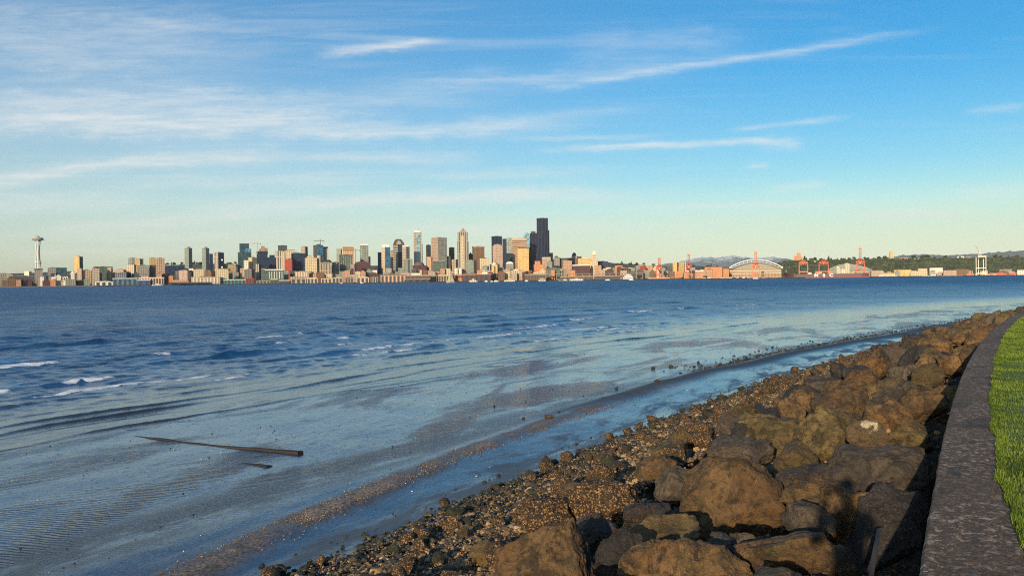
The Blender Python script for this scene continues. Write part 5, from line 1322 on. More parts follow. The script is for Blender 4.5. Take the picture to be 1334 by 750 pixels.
def white_crane():
    D = 3520.0; px = 1278.0; rz, m = frame(px, D); p = P(px, 340, D); gz = 2.0
    r = empty('container_crane', (p.x, D, gz), rz, 'tall white container crane with a bent boom folded upward', 'crane')
    z = lambda y: zpx(px, y, D) - gz; X = lambda q: (q - px) * m
    for q, sy in ((1271.6, 0), (1274.6, 30), (1281.2, 30), (1284.4, 0)):
        b = MB(); b.box(X(q) - 1.1, X(q) + 1.1, sy - 1.1, sy + 1.1, 0, z(335)); b.build('leg', WHITEM, r)
    b = MB(); b.box(X(1274), X(1285), -4, 34, z(335) + .01, z(333)); b.build('machine_house', CREAMM, r)
    for y in (349, 356):
        b = MB(); b.box(X(1271.6) + 1.7, X(1284.4) - 1.7, -1.2, 1.2, z(y) - 1.4, z(y) + 1.4); b.build('cross_beam', WHITEM, r)
    b = MB(); b.tube((X(1275), 0, z(336)), (X(1274.6), -6, z(326)), 2.2, 1.5); b.tube((X(1274.6), -6, z(326)), (X(1272.2), -10, z(320.8)), 1.6, 1.1); b.tube((X(1272.2), -10, z(320.8)), (X(1268.8), -12, z(319.2)), 1.1, .8)
    b.build('boom', plain('weathered_white', (.50, .44, .38), .7), r)
    b = MB(); b.tube((X(1277), 4, z(333)), (X(1275), 0, z(324.6)), 1.0, .7); b.tube((X(1278.4), 4, z(333)), (X(1276.2), 2, z(324.6)), .8, .6); b.build('stay', WHITEM, r)
white_crane()
def tower_crane(px, ybase, ytop, jib0, jib1, D, mk, label):
    rz, m = frame(px, D); p = P(px, ybase, D)
    r = empty('tower_crane', (p.x, D, p.z), rz, label, 'crane'); z = lambda y: zpx(px, y, D) - p.z; X = lambda q: (q - px) * m
    b = MB(); b.box(-1.1, 1.1, -1.1, 1.1, -6, z(ytop)); b.build('mast', mat_of(mk), r)
    zj = z(ytop + 1.6)
    b = MB(); b.box(X(jib0), X(jib1), -.8, .8, zj, zj + 1.6); b.tube((X(jib0) * .7, 0, zj + 1.6), (0, 0, z(ytop - .6)), .3, None, 4); b.tube((X(jib1) * .7, 0, zj + 1.6), (0, 0, z(ytop - .6)), .3, None, 4); b.build('jib', mat_of(mk), r)
    b = MB(); e = jib1 if abs(jib1 - px) < abs(jib0 - px) else jib0; s_ = 1 if e > px else -1
    b.box(X(e) - 2.5, X(e) + 2.5, -1.4, 1.4, zj - 3, zj - .01); b.build('counterweight', DARKM, r)
    b = MB(); b.box(1.2, 3.2, -1.4, 1.0, zj - 3, zj - .02); b.build('cab', CREAMM, r)
tower_crane(335.8, 329, 315.8, 325.5, 339.5, 3990, 'orangep', 'thin tower crane beside the raw brown top floors')
tower_crane(417.6, 319, 312.4, 408.5, 422, 3990, 'dark', 'thin dark tower crane on the dark blue glass tower')
tower_crane(463.6, 347, 324.6, 458, 469, 3980, 'dark', 'thin tall tower crane between orange-crowned and patterned towers')
# ------------------------------------------------------------------ boats, piers, trees, fillers
def hull_mb(L, Bm, H, sheer=0.25, bow=0.28, z0=-1.0, n=14):
    """pointed hull along local X, bow at -X"""
    b = MB(); st = []
    for k in range(n + 1):
        f = k / n; x = -L / 2 + f * L
        w = Bm / 2 * (min(1.0, (f / bow) ** 0.6) if f < bow else 1.0) * (1 - .12 * max(0, (f - .8) / .2))
        w = max(w, .05); h = H * (1 + sheer * (1 - f / .35) ** 2 if f < .35 else 1.0)
        st.append((x, w, h))
    vs = []
    for x, w, h in st: vs += [(x, -w * .7, z0), (x, -w, h), (x, w, h), (x, w * .7, z0)]
    fs = []
    for k in range(n):
        a = 4 * k; c = a + 4
        fs += [(a, c, c + 1, a + 1), (a + 1, c + 1, c + 2, a + 2), (a + 2, c + 2, c + 3, a + 3), (a + 3, c + 3, c, a)]
    fs += [(0, 1, 2, 3), (4 * n + 3, 4 * n + 2, 4 * n + 1, 4 * n)]
    return b.add(vs, fs)
def at_water(px, D):
    x = (px - CX) / F * D
    rz, m = frame(px, D)
    return x, rz, m
def boat(name, label, x0, x1, hdeck, D, hullm, decks, cat='boat', flip=False, funnel=None, beam=None, group=None, yaw=0.0, mast=None):
    """decks: (part name, start share, end share, height in photo px from the deck up, material)"""
    pc = (x0 + x1) / 2; x, rz, m = at_water(pc, D)
    r = empty(name, (x, D, 0.0), rz + yaw + (math.pi if flip else 0), label, cat, group)
    L = (x1 - x0) * m; H = hdeck * m; bm_ = beam or max(2.5, min(L * .22, 26))
    hull_mb(L, bm_, H, .35).build('hull', mat_of(hullm), r)
    z = H + .02; n = 0
    for (pn, f0, f1, hh, mk) in decks:
        q = MB(); zz = z if hh > 0 else z
        q.box(-L / 2 + f0 * L, -L / 2 + f1 * L, -bm_ * (.42 - .03 * n), bm_ * (.42 - .03 * n), z, z + hh * m); o_ = q.build(pn, mat_of(mk), r)
        if pn in ('deckhouse', 'cabin', 'upper_deck', 'passenger_deck') and L > 25:
            w_ = MB(); w_.box(-L / 2 + f0 * L + 1, -L / 2 + f1 * L - 1, -bm_ * (.42 - .03 * n) - .06, bm_ * (.42 - .03 * n) + .06, z + hh * m * .45, z + hh * m * .7); w_.build('window', DARKM, o_)
        z += hh * m + .02; n += 1
    if funnel:
        q = MB(); q.tube((-L / 2 + funnel * L, 0, z), (-L / 2 + funnel * L, 0, z + 2.2 * m), bm_ * .1, None, 10); q.build('funnel', DARKM, r)
    if mast:
        q = MB(); q.tube((-L / 2 + mast[0] * L, 0, H), (-L / 2 + mast[0] * L, 0, mast[1] * m), .35, .15, 5); q.build('mast', mat_of('creamp'), r)
    return r
WD = 3400.0
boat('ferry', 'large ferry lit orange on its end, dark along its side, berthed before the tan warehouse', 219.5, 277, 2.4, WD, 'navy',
     [('car_deck', .02, .98, 1.6, 'dkgrey'), ('passenger_deck', .04, .46, 2.0, 'orange'), ('upper_deck', .08, .36, 1.4, 'salmon')], 'ferry', funnel=.22)  # a white ferry; sunlit end put in as orange, shaded side as dark colour
boat('ferry', 'small white ferry near the tan colonnaded hall', 611, 622, 1.3, WD, 'white', [('deckhouse', .15, .85, 1.4, 'cream'), ('wheelhouse', .35, .65, 1.2, 'white')], 'ferry', funnel=.6)
boat('ferry', 'white ferry with green trim beneath the orange stepped block', 701.5, 711.5, 1.3, WD, 'white', [('deckhouse', .08, .92, 1.5, 'greenp'), ('upper_deck', .2, .8, 1.0, 'white')], 'ferry', funnel=.5)
boat('ferry', 'long white ferry under the dark green-grey block', 742, 760, 1.2, WD, 'white', [('deckhouse', .05, .95, 1.3, 'white'), ('wheelhouse', .4, .6, .8, 'white')], 'ferry')
boat('ferry', 'cream ferry beside the golden tower foot', 657, 671, 1.4, WD, 'white', [('deckhouse', .15, .9, 1.4, 'cream'), ('wheelhouse', .35, .7, 1.0, 'cream')], 'ferry')
boat('motor_yacht', 'white motor yacht before the white-columned shed in the north', 198, 212, 1.0, 3300, 'white', [('cabin', .3, .8, .9, 'white'), ('flybridge', .4, .6, .7, 'whitep')], 'boat')
boat('motor_boat', 'tiny white boat by the shore under the patterned tower', 469.5, 473.5, .6, 3200, 'whitep', [('cabin', .3, .7, .5, 'whitep')])
boat('motor_boat', 'tiny white boat under the dark blue glass tower', 443, 446.5, .6, 3250, 'whitep', [('cabin', .3, .7, .5, 'whitep')])
boat('motor_boat', 'small white boat first in the marina below the rounded beige tower', 631.5, 635.5, .9, 3350, 'whitep', [('cabin', .25, .75, .9, 'whitep')])
boat('motor_boat', 'small white boat second in the marina below the rounded beige tower', 639, 642.5, .8, 3350, 'whitep', [('cabin', .25, .7, .6, 'whitep')])
boat('motor_boat', 'bulkier white boat in the marina by the small golden tower', 643.5, 649.5, 1.0, 3350, 'whitep', [('cabin', .2, .7, .9, 'whitep')])
boat('motor_boat', 'white boat beside the cream ferry', 684, 688, .9, 3350, 'whitep', [('cabin', .25, .7, .8, 'whitep')])
boat('motor_boat', 'grey and white boat below the pink-gold block', 728, 740, .9, 3350, 'silver', [('cabin', .5, .85, 1.1, 'whitep')], mast=(.35, 4.0))
boat('motor_boat', 'white boat low in the water by the cream stepped block', 788.5, 795, .8, 3350, 'whitep', [('cabin', .3, .8, .7, 'whitep')])
boat('tugboat', 'white-housed vessel on a black hull, brightest thing on that water', 809.5, 831, 1.6, 3300, 'dark', [('deckhouse', .10, .72, 2.6, 'whitep'), ('upper_deck', .2, .66, 2.2, 'whitep'), ('wheelhouse', .32, .56, 1.5, 'whitep')], 'ship', funnel=.5, mast=(.45, 13))
boat('motor_boat', 'little white launch alongside the white-housed vessel', 819.5, 825.5, .7, 3200, 'whitep', [('cabin', .3, .7, .6, 'whitep')])
boat('barge', 'long red-decked barge under the small red crane', 843, 876, 1.5, 3400, 'maroon', [('deck_cargo', .05, .9, 1.3, 'salmon')], 'barge')
boat('barge', 'black-hulled barge with a raised bow beside the tall-boomed crane', 873, 889.5, 2.2, 3380, 'dark', [('deckhouse', .72, .9, 1.6, 'redp')], 'barge', flip=True)
boat('tugboat', 'small white tug right below the orange crane of the stadium', 981, 988, 1.0, 3250, 'whitep', [('wheelhouse', .3, .7, 1.6, 'orange')], 'ship')
boat('workboat', 'white deck boat with a black hull past the ship stern', 1142, 1170, 1.2, 3380, 'dark', [('deckhouse', .1, .95, .9, 'white'), ('wheelhouse', .12, .3, 1.0, 'whitep')], 'boat')
boat('workboat', 'long white vessel on a thin black hull before the cement works', 1176, 1222, 1.2, 3380, 'dark', [('deckhouse', .55, .95, .9, 'white'), ('wheelhouse', .8, .92, .8, 'whitep')], 'boat')
boat('barge', 'flat dark barge between the cement works and white crane', 1223, 1262, 1.1, 3380, 'dark', [('deck_cargo', .1, .8, .5, 'salmon')], 'barge')
# sailing boat
def sailboat(px, D, ytop, label):
    x, rz, m = at_water(px, D); r = empty('sailing_boat', (x, D, 0), rz + .5, label, 'boat')
    hz = 365.1 - .01134 * (px - 667); H = (hz - ytop) / F * D + CAMZ
    hull_mb(H * .62, H * .14, 1.5, .3).build('hull', mat_of('whitep'), r)
    b = MB(); b.tube((0, 0, 1.2), (0, 0, H), .22, .12); b.build('mast', DARKM, r)
    S_ = plain('sail_cloth', (.62, .52, .36), .8, var=.05)
    b = MB(); b.add([(.4, 0, 3), (H * .30, .8, 3), (.3, 0, H * .98), (H * .14, .9, H * .5)], [(0, 1, 3), (0, 3, 2)]); s1 = b.build('mainsail', S_, r)
    b = MB(); b.add([(-.4, 0, 2.2), (-H * .26, .5, 2.0), (-.3, 0, H * .88), (-H * .12, .8, H * .42)], [(1, 0, 3), (3, 0, 2)]); s2 = b.build('jib', S_, r)
    for s_ in (s1, s2):
        md = s_.modifiers.new('thick', 'SOLIDIFY'); md.thickness = .06
sailboat(587, 2500, 348.6, 'sailing boat with tall tan sails under the framed slab tower')
# container ship with white lettering on its side
def ship():
    D = 3420.0; x0, x1 = 1020.0, 1131.0; pc = 1075.5; x, rz, m = at_water(pc, D)
    r = empty('container_ship', (x, D, 0), rz, 'long dark maroon container ship lettered in white on its side under the red cranes', 'ship')
    L = (x1 - x0) * m; b = MB(); n = 24; st = []
    for k in range(n + 1):
        f = k / n; X = -L / 2 + f * L; w = 19 * min(1, (max(f, 0.002) / .14) ** .6) * (1 if f < .93 else 1 - (f - .93) * 3)
        h = 16.5 + (9 * (1 - f / .16) ** 1.3 if f < .16 else 0) + (1.5 if f > .8 else 0)
        fl = 8.0 * (1 - f / .12) if f < .12 else 0
        st.append((X, w, h, fl))
    vs = []
    for X, w, h, fl in st: vs += [(X + fl, -w * .9, -1), (X + fl * .7, -w, 4.6), (X, -w, h), (X, w, h), (X + fl * .7, w, 4.6), (X + fl, w * .9, -1)]
    fs = []; mi = []
    for k in range(n):
        a = 6 * k; c = a + 6
        for j, mm in ((0, 1), (1, 0), (2, 0), (3, 0), (4, 1)): fs.append((a + j, c + j, c + j + 1, a + j + 1)); mi.append(mm)
        fs.append((a + 5, c + 5, c, a)); mi.append(1)
    fs += [tuple(range(6)), tuple(6 * n + j for j in range(5, -1, -1))]; mi += [0, 0]
    b.add(vs, fs, mi); b.build('hull', [plain('ship_hull', (.060, .020, .026), .5), plain('antifouling', (.30, .09, .10), .7)], r)
    for ch, px in (('M', 1063.6), ('S', 1073.6), ('C', 1083.0)):
        cd = bpy.data.curves.new('letter', 'FONT'); cd.body = ch; cd.align_x = 'CENTER'; cd.size = 17.0; cd.extrude = .05; cd.offset = .55
        tmp = bpy.data.objects.new('tmp_letter', cd); COL.objects.link(tmp)
        me = bpy.data.meshes.new_from_object(tmp.evaluated_get(bpy.context.evaluated_depsgraph_get()))
        bpy.data.objects.remove(tmp); bpy.data.curves.remove(cd)
        o = link_mesh('letter', me, r, [WHITEM]); o.location = ((px - pc) * m, -19.15, 5.2); o.rotation_euler = (R(90), 0, 0); o.scale = (1.25 if ch != 'M' else 1.15, 1, 1)
    b = MB(); q0 = (1090 - pc) * m; b.box(q0, q0 + 13, -16, 16, 16.6, 40); b.build('bridge', mat_of('cream'), r)
    b = MB(); b.box(q0 + 1, q0 + 9, -19, 19, 40.02, 44); b.build('wheelhouse', WHITEM, r)
    b = MB(); b.tube((q0 + 22, 0, 17), (q0 + 22, 0, 38), 4, 3.4, 10); b.build('funnel', CREAMM, r)
    b = MB(); b.tube((-L / 2 + 10, 0, 24), (-L / 2 + 10, 0, 36), .8, .5); b.build('foremast', WHITEM, r)
    return L, m, x, rz, pc, D
SL, SM, SX, SRZ, SPC, SDD = ship()
cr = np.random.default_rng(9)
CONT = [('redp', 'red'), ('orangep', 'orange'), ('salmon', 'salmon pink'), ('whitep', 'white'), ('bluep', 'blue'), ('greenp', 'green'), ('brownp', 'brown'), ('yellowp', 'yellow'), ('creamp', 'cream')]
CME = {}
def container_mesh(mk, L_, H_):
    k = (mk, L_, H_)
    if k not in CME:
        b = MB(); b.box(-L_ / 2, L_ / 2, -1.22, 1.22, 0, H_)
        for j in range(8): x = -L_ / 2 + (j + .5) * L_ / 8; b.box(x - .12, x + .12, -1.30, -1.221, .15, H_ - .15)
        me = bpy.data.meshes.new('container'); me.from_pydata(b.v, [], b.f); me.materials.append(mat_of(mk)); CME[k] = me
    return CME[k]
def container(px, D, z, mk, cn, where, grp, rows=1):
    x = (px - CX) / F * D; rz, m = frame(px, D)
    o = bpy.data.objects.new('shipping_container', container_mesh(mk, 12.2, 2.6)); COL.objects.link(o)
    o.location = (x, D, z); o.rotation_euler = (0, 0, rz)
    tag(o, f'{cn} shipping container {where}', 'container', f'{cn} {grp}')
# deck cargo: short stacks of real containers seen end to end
def deck(pxa, pxb, tiers, cols):
    wpx = 12.6 / SM; n = max(1, int((pxb - pxa) / wpx))
    for i_ in range(n):
        mk, cn = cols[int(cr.integers(len(cols)))]
        for t_ in range(tiers):
            if cr.random() < .25: mk, cn = cols[int(cr.integers(len(cols)))]
            px = pxa + (i_ + .5) * wpx; off = (px - SPC) * SM
            o = bpy.data.objects.new('shipping_container', container_mesh(mk, 12.2, 2.6)); COL.objects.link(o)
            o.location = (SX + off * math.cos(SRZ) - (-15.5) * math.sin(SRZ), SDD + off * math.sin(SRZ) + (-15.5) * math.cos(SRZ), 16.55 + t_ * 2.62); o.rotation_euler = (0, 0, SRZ)
            tag(o, f'{cn} shipping container stacked on the deck of the maroon ship', 'container', f'{cn} containers stacked on the ship')
deck(1053, 1058, 2, CONT[3:4]); deck(1062, 1072, 4, CONT[1:3]); deck(1079, 1086, 3, CONT[0:2]); deck(1108, 1114, 2, CONT[2:4])
# containers and quay sheds along the southern shore
def quay(pxa, pxb, D, tiers, cols, where, grp, gap=.3):
    px = pxa
    while px < pxb:
        mk, cn = cols[int(cr.integers(len(cols)))]
        for t_ in range(int(cr.integers(1, tiers + 1))): container(px, D, 2.2 + t_ * 2.62, mk, cn, where, grp)
        px += (12.6 + gap * 10 * cr.random()) * F / D
quay(943, 950, 3455, 3, CONT, 'on the quay just north of the arched stadium', 'containers north of the stadium')
quay(952, 1018, 3445, 2, CONT[2:4] + CONT[:2] + CONT[-1:], 'on the quay before the arched stadium', 'containers before the stadium', 1.4)
quay(1262, 1270, 3470, 3, CONT[:2], 'on the quay under the white crane', 'containers by the white crane')
quay(1287, 1326, 3480, 4, CONT[:1] + CONT[:1] + CONT[2:3], 'in the red rows south of the white crane', 'containers in the red rows')
quay(918, 943, 3460, 2, CONT[2:4] + CONT[-1:], 'on the quay before the long orange warehouse', 'containers before the orange warehouse', 1.5)

# piers and pier sheds
def pier(name, label, x0, x1, ytop, D, wallm, roofm, bays=0, gable=False, deck_=True):
    pc = (x0 + x1) / 2; x, rz, m = at_water(pc, D); r = empty(name, (x, D, 0), rz, label, name.replace('_', ' '))
    w = (x1 - x0) * m; z = zpx(pc, ytop, D)
    b = MB(); b.box(-w / 2 - 3, w / 2 + 3, -6, 60, 0.8, 3.0); b.build('deck', plain('shaded_pier_timber', (.07, .055, .04), .9), r)  # deck made deep and dark to stand for shade among the piles
    for k in range(max(3, int(w / 9))):
        b = MB(); px_ = -w / 2 + (k + .5) * w / max(3, int(w / 9)); b.tube((px_, -5, -2), (px_, -5, 1.2), .5, None, 6); b.build('pile', plain('pile_timber', (.04, .03, .025), .9), r)
    b = MB(); b.box(-w / 2, w / 2, 0, 50, 2.61, z - 2.4); b.build('wall', mat_of(wallm), r)
    b = MB()
    if gable: b.xzprism([(-w / 2 - 1, z - 2.39), (w / 2 + 1, z - 2.39), (w / 2 * .55, z), (-w / 2 * .55, z)], -1, 51)
    else: b.box(-w / 2 - 1, w / 2 + 1, -1, 51, z - 2.39, z)
    b.build('roof', mat_of(roofm), r)
    for k in range(bays):
        a = -w / 2 + (k + .22) * w / bays; b = MB(); b.box(a, a + w / bays * .56, -.25, -.01, 2.7, z - 5); b.build('door', DARKM, r)
pier('pier_shed', 'long pier shed, side coloured blue for shade, with a bright white roof in the north', 147, 179, 362.2, 3440, 'blueg', 'whitep', 5)  # blue wall colour paints in the shade on a pale shed
pier('pier_shed', 'blue-shaded southern wing of the white-roofed pier shed', 179, 196, 364.4, 3430, 'bluep', 'whitep', 2)  # blue here is the wing's shade put into the wall colour
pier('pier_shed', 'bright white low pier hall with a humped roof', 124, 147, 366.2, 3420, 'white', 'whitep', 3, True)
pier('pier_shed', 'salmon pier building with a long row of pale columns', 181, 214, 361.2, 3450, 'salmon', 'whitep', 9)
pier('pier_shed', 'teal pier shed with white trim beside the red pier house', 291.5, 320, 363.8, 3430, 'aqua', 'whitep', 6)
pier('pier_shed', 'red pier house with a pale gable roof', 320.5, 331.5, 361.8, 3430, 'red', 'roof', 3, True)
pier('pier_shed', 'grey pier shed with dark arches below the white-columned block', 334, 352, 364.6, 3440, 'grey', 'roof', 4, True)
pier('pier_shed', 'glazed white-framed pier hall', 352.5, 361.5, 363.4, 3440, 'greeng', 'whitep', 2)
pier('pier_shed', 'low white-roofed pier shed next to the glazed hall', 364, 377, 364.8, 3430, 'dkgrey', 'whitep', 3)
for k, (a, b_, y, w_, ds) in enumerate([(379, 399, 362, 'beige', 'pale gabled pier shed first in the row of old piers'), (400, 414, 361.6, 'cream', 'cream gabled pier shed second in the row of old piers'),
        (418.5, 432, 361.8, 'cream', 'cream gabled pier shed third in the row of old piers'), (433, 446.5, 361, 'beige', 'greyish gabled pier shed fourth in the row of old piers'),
        (449.5, 460.5, 361.2, 'grey', 'grey gabled pier shed fifth in the row of old piers'), (464.5, 481, 360.6, 'cream', 'wide cream gabled pier shed sixth in the row of old piers'),  # the fifth shed simply has a grey wall
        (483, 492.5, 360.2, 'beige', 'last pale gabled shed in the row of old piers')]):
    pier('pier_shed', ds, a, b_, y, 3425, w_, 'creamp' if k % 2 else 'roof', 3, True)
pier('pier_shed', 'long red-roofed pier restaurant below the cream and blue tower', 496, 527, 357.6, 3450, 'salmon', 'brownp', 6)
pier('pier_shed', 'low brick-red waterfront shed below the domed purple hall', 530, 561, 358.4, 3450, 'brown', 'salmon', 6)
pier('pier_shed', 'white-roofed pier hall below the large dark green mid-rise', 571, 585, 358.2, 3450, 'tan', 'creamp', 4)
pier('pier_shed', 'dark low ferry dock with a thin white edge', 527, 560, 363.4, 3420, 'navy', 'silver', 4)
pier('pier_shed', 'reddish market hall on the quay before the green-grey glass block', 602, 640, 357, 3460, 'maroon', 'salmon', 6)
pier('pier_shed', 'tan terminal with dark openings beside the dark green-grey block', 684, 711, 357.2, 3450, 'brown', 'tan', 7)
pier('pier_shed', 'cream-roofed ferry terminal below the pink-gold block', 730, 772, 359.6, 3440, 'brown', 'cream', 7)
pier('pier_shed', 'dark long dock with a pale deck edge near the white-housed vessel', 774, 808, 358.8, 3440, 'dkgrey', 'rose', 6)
# elevated road along the middle waterfront
def viaduct(pa, pb, ya, yb, D, label):
    r = empty('elevated_road', (0, D, 0), 0, label, 'viaduct'); n = 18
    mt = plain('old_concrete', (.30, .26, .22), .9)
    pts = [P(pa + (pb - pa) * k / n, ya + (yb - ya) * k / n, D) for k in range(n + 1)]
    b = MB()
    for a, c in zip(pts, pts[1:]):
        b.add([(a.x, 0, a.z - 2), (c.x, 0, c.z - 2), (c.x, 14, c.z - 2), (a.x, 14, a.z - 2), (a.x, 0, a.z), (c.x, 0, c.z), (c.x, 14, c.z), (a.x, 14, a.z)], [(3, 2, 1, 0), (4, 5, 6, 7), (0, 1, 5, 4), (2, 3, 7, 6)])
    b.build('deck', mt, r)
    for a in pts:
        b = MB(); b.box(a.x - .9, a.x + .9, 2, 12, 0, a.z - 2.01); b.build('column', mt, r)
viaduct(690, 846, 356.6, 355.4, 3500, 'two-level elevated road running along the waterfront below the domed cathedral')
viaduct(497, 640, 358.4, 357.6, 3505, 'elevated road behind the waterfront sheds below the central towers')
# shore edge: sea wall strip, beach in the north
m_ = MB(); a = P(-60, 371, 3425); c = P(132, 369.5, 3425); m_.add([(a.x, 3400, .3), (c.x, 3400, .3), (c.x, 3436, 2.7), (a.x, 3436, 2.7)], [(0, 1, 2, 3)])
tag(m_.build('beach', plain('far_sand', (.40, .31, .20), .9)), kind='structure')

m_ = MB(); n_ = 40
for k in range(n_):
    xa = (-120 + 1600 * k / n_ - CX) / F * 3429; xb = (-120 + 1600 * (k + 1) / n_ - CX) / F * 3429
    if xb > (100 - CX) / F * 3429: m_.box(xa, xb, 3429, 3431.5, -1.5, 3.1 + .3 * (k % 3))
tag(m_.build('quay_wall', plain('shaded_quay_stone', (.035, .03, .028), .9)), 'dark strip of quay wall added for the shaded line under the city waterfront', 'quay wall')  # near-black strip added to draw the shaded line at the waterline
# --- trees
def crown_mesh(seed, kind, n=46):
    rg = np.random.default_rng(seed); D_, Fc = ico(1); V = []; Fa = []; nv = len(D_)
    for k in range(n):
        if kind == 'conifer':
            h = rg.random() ** .8; r = (1 - h) * .34 * math.sqrt(rg.random()); a = rg.random() * 6.28
            c = np.array([r * math.cos(a), r * math.sin(a), .12 + h * .86]); s = .05 + .07 * (1 - h)
        else:
            u = rg.normal(size=3); u /= np.linalg.norm(u); q = rg.random() ** .45
            c = np.array([u[0] * .36 * q, u[1] * .36 * q, .62 + u[2] * .30 * q]); s = .09 + .07 * rg.random()
        V.append(c + D_ * s * (1 + .5 * (rg.random((nv, 1)) - .5)) * np.array([1, 1, .8])); Fa.append(Fc + k * nv)
    return np_mesh('crown', np.vstack(V), np.vstack(Fa), False)
LEAF = []
for nm, c0, c1 in (('conifer_leaf', (.012, .024, .012, 1), (.035, .052, .022, 1)), ('broad_leaf', (.022, .036, .012, 1), (.07, .085, .028, 1))):
    t = NT(nm); g = t.pos(); t.bsdf(t.mix(t.noise(g, .35, 3), c0, c1), .9); LEAF.append(t.mat)
BARK = plain('bark', (.06, .045, .03), .95)
CR = {}
for kind in ('conifer', 'broad'):
    for s_ in range(4):
        me = crown_mesh(700 + s_ + (10 if kind == 'broad' else 0), kind); me.materials.append(LEAF[0 if kind == 'conifer' else 1]); CR[(kind, s_)] = me
tb = MB(); tb.tube((0, 0, -.05), (0, 0, .55), .022, .012, 6); tm = bpy.data.meshes.new('trunk'); tm.from_pydata(tb.v, [], tb.f); tm.materials.append(BARK)
def tree(px, D, h, kind, label, group, zoff=0.0):
    x = (px - CX) / F * D; z = float(ground_z(x, D)) + zoff
    s_ = int(cr.integers(4))
    r = empty('tree', (x, D, z - 1), cr.random() * 6.28, label, 'tree', group); r.scale = (h * (1.1 + .4 * cr.random()) * (1 if kind == 'conifer' else 1.15), h * 1.1, h)
    o = bpy.data.objects.new('crown', CR[(kind, s_)]); COL.objects.link(o); o.parent = r
    o = bpy.data.objects.new('trunk', tm); COL.objects.link(o); o.parent = r
LANDN = None
def between(px):
    L_ = sorted([(l[0], l[3]) for l in LAND if l[3]])
    a = [l for l in L_ if l[0] <= px]; b = [l for l in L_ if l[0] > px]
    if a and b: return (a[-1][1], b[0][1])
    return ((a or b)[-1 if a else 0][1], None)
def trees(lst, grp, lab):
    for (px, D, h, kind) in lst: tree(px, D, h, kind, lab(kind), grp(kind))
kn = {'conifer': 'pointed dark conifer', 'broad': 'round-headed dark tree'}
rs = np.random.default_rng(77)
def strand(pa, pb, n, D0, D1, h0, h1, pc_, where):
    for k in range(n):
        px = pa + (pb - pa) * rs.random(); D = D0 + (D1 - D0) * rs.random(); kd = 'conifer' if rs.random() < pc_ else 'broad'
        tree(px, D, h0 + (h1 - h0) * rs.random(), kd, f'{kn[kd]} {where}', f'{kn[kd]}s {where}')
strand(88, 101, 9, 3500, 3560, 22, 32, .2, 'in the shore grove beside the lone golden north tower')
strand(0, 60, 12, 3560, 3800, 10, 16, .3, 'among the roofs near the observation tower')
strand(115, 200, 16, 4200, 5100, 12, 20, .3, 'on the northern hill behind the pier sheds')
strand(205, 262, 22, 4800, 5150, 14, 22, .3, 'on the hill behind the grey-green slab towers')
strand(292, 312, 6, 4700, 5100, 14, 20, .3, 'on the hill beside the dark teal tower')
strand(424, 495, 14, 3900, 4500, 12, 22, .3, 'between the towers around the maroon block')
strand(500, 600, 12, 3560, 3700, 9, 15, .1, 'in the streets below the central towers')
strand(600, 700, 12, 3540, 3650, 9, 14, .1, 'in the streets before the golden tower')
strand(720, 800, 16, 4400, 5000, 12, 20, .3, 'on the cathedral hill')
strand(796, 905, 34, 4000, 5150, 12, 22, .35, 'on the low rise behind the harbour cranes')
strand(905, 950, 16, 4300, 5150, 12, 22, .6, 'on the skyline north of the arched stadium')
for px, h, kd in ((1048.5, 34, 'conifer'), (1051, 22, 'conifer'), (1057, 20, 'broad'), (1062, 24, 'broad'), (1070, 18, 'broad'), (1080, 30, 'conifer'), (1083, 20, 'conifer'), (1091, 18, 'conifer'), (1096, 20, 'conifer'),
                  (1099, 16, 'broad'), (1107, 18, 'broad'), (1113, 22, 'broad'), (1127, 20, 'broad'), (1131, 18, 'broad'), (1139, 16, 'broad'), (1145, 24, 'broad'), (1148, 20, 'conifer'), (1153, 26, 'broad'), (1190, 30, 'broad'),
                  (1201, 26, 'broad'), (1207, 30, 'broad'), (1218, 20, 'conifer'), (1232, 26, 'broad'), (1251, 20, 'conifer'), (1297, 24, 'broad'), (1304, 20, 'broad'), (1314, 18, 'conifer'), (1325, 20, 'broad')):
    tree(px, 4950, h, kd, f'{kn[kd]} standing up from the wooded ridge', f'{kn[kd]}s on the wooded ridge')
# the wood on the hillside: reads as one mass
rg = np.random.default_rng(88); n = 8000
px = 1012 + rg.random(n) * 420; D = 4080 + rg.random(n) * 900
x = (px - CX) / F * D; z = ground_z(x, D); keep = z > 6
x, D, z = x[keep], D[keep], z[keep]; n = len(x)
D_, Fc = ico(1); nv = len(D_); s_ = 5 + 6 * rg.random(n) ** 1.5
V = D_[None] * (1 + .6 * (rg.random((n, nv, 1)) - .5)) * np.stack([s_, s_, s_ * (.8 + .5 * rg.random(n))], 1)[:, None] + np.stack([x, D, z - 1.5 - 3 * (D > 4750)], 1)[:, None]
me = np_mesh('woodland', V.reshape(-1, 3), (Fc[None] + (np.arange(n) * nv)[:, None, None]).reshape(-1, 3), False)
t = NT('woodland'); g = t.pos(); cc = t.mix(t.ramp(t.noise(g, .02, 5, .7), .35, .65), (.028, .042, .020, 1), (.095, .115, .055, 1)); t.bsdf(cc, .95)  # greens lightened, putting some distance haze into the colour
tag(link_mesh('woodland', me, None, [t.mat]), 'dark green wood covering the far hillside behind the harbour', kind='stuff')

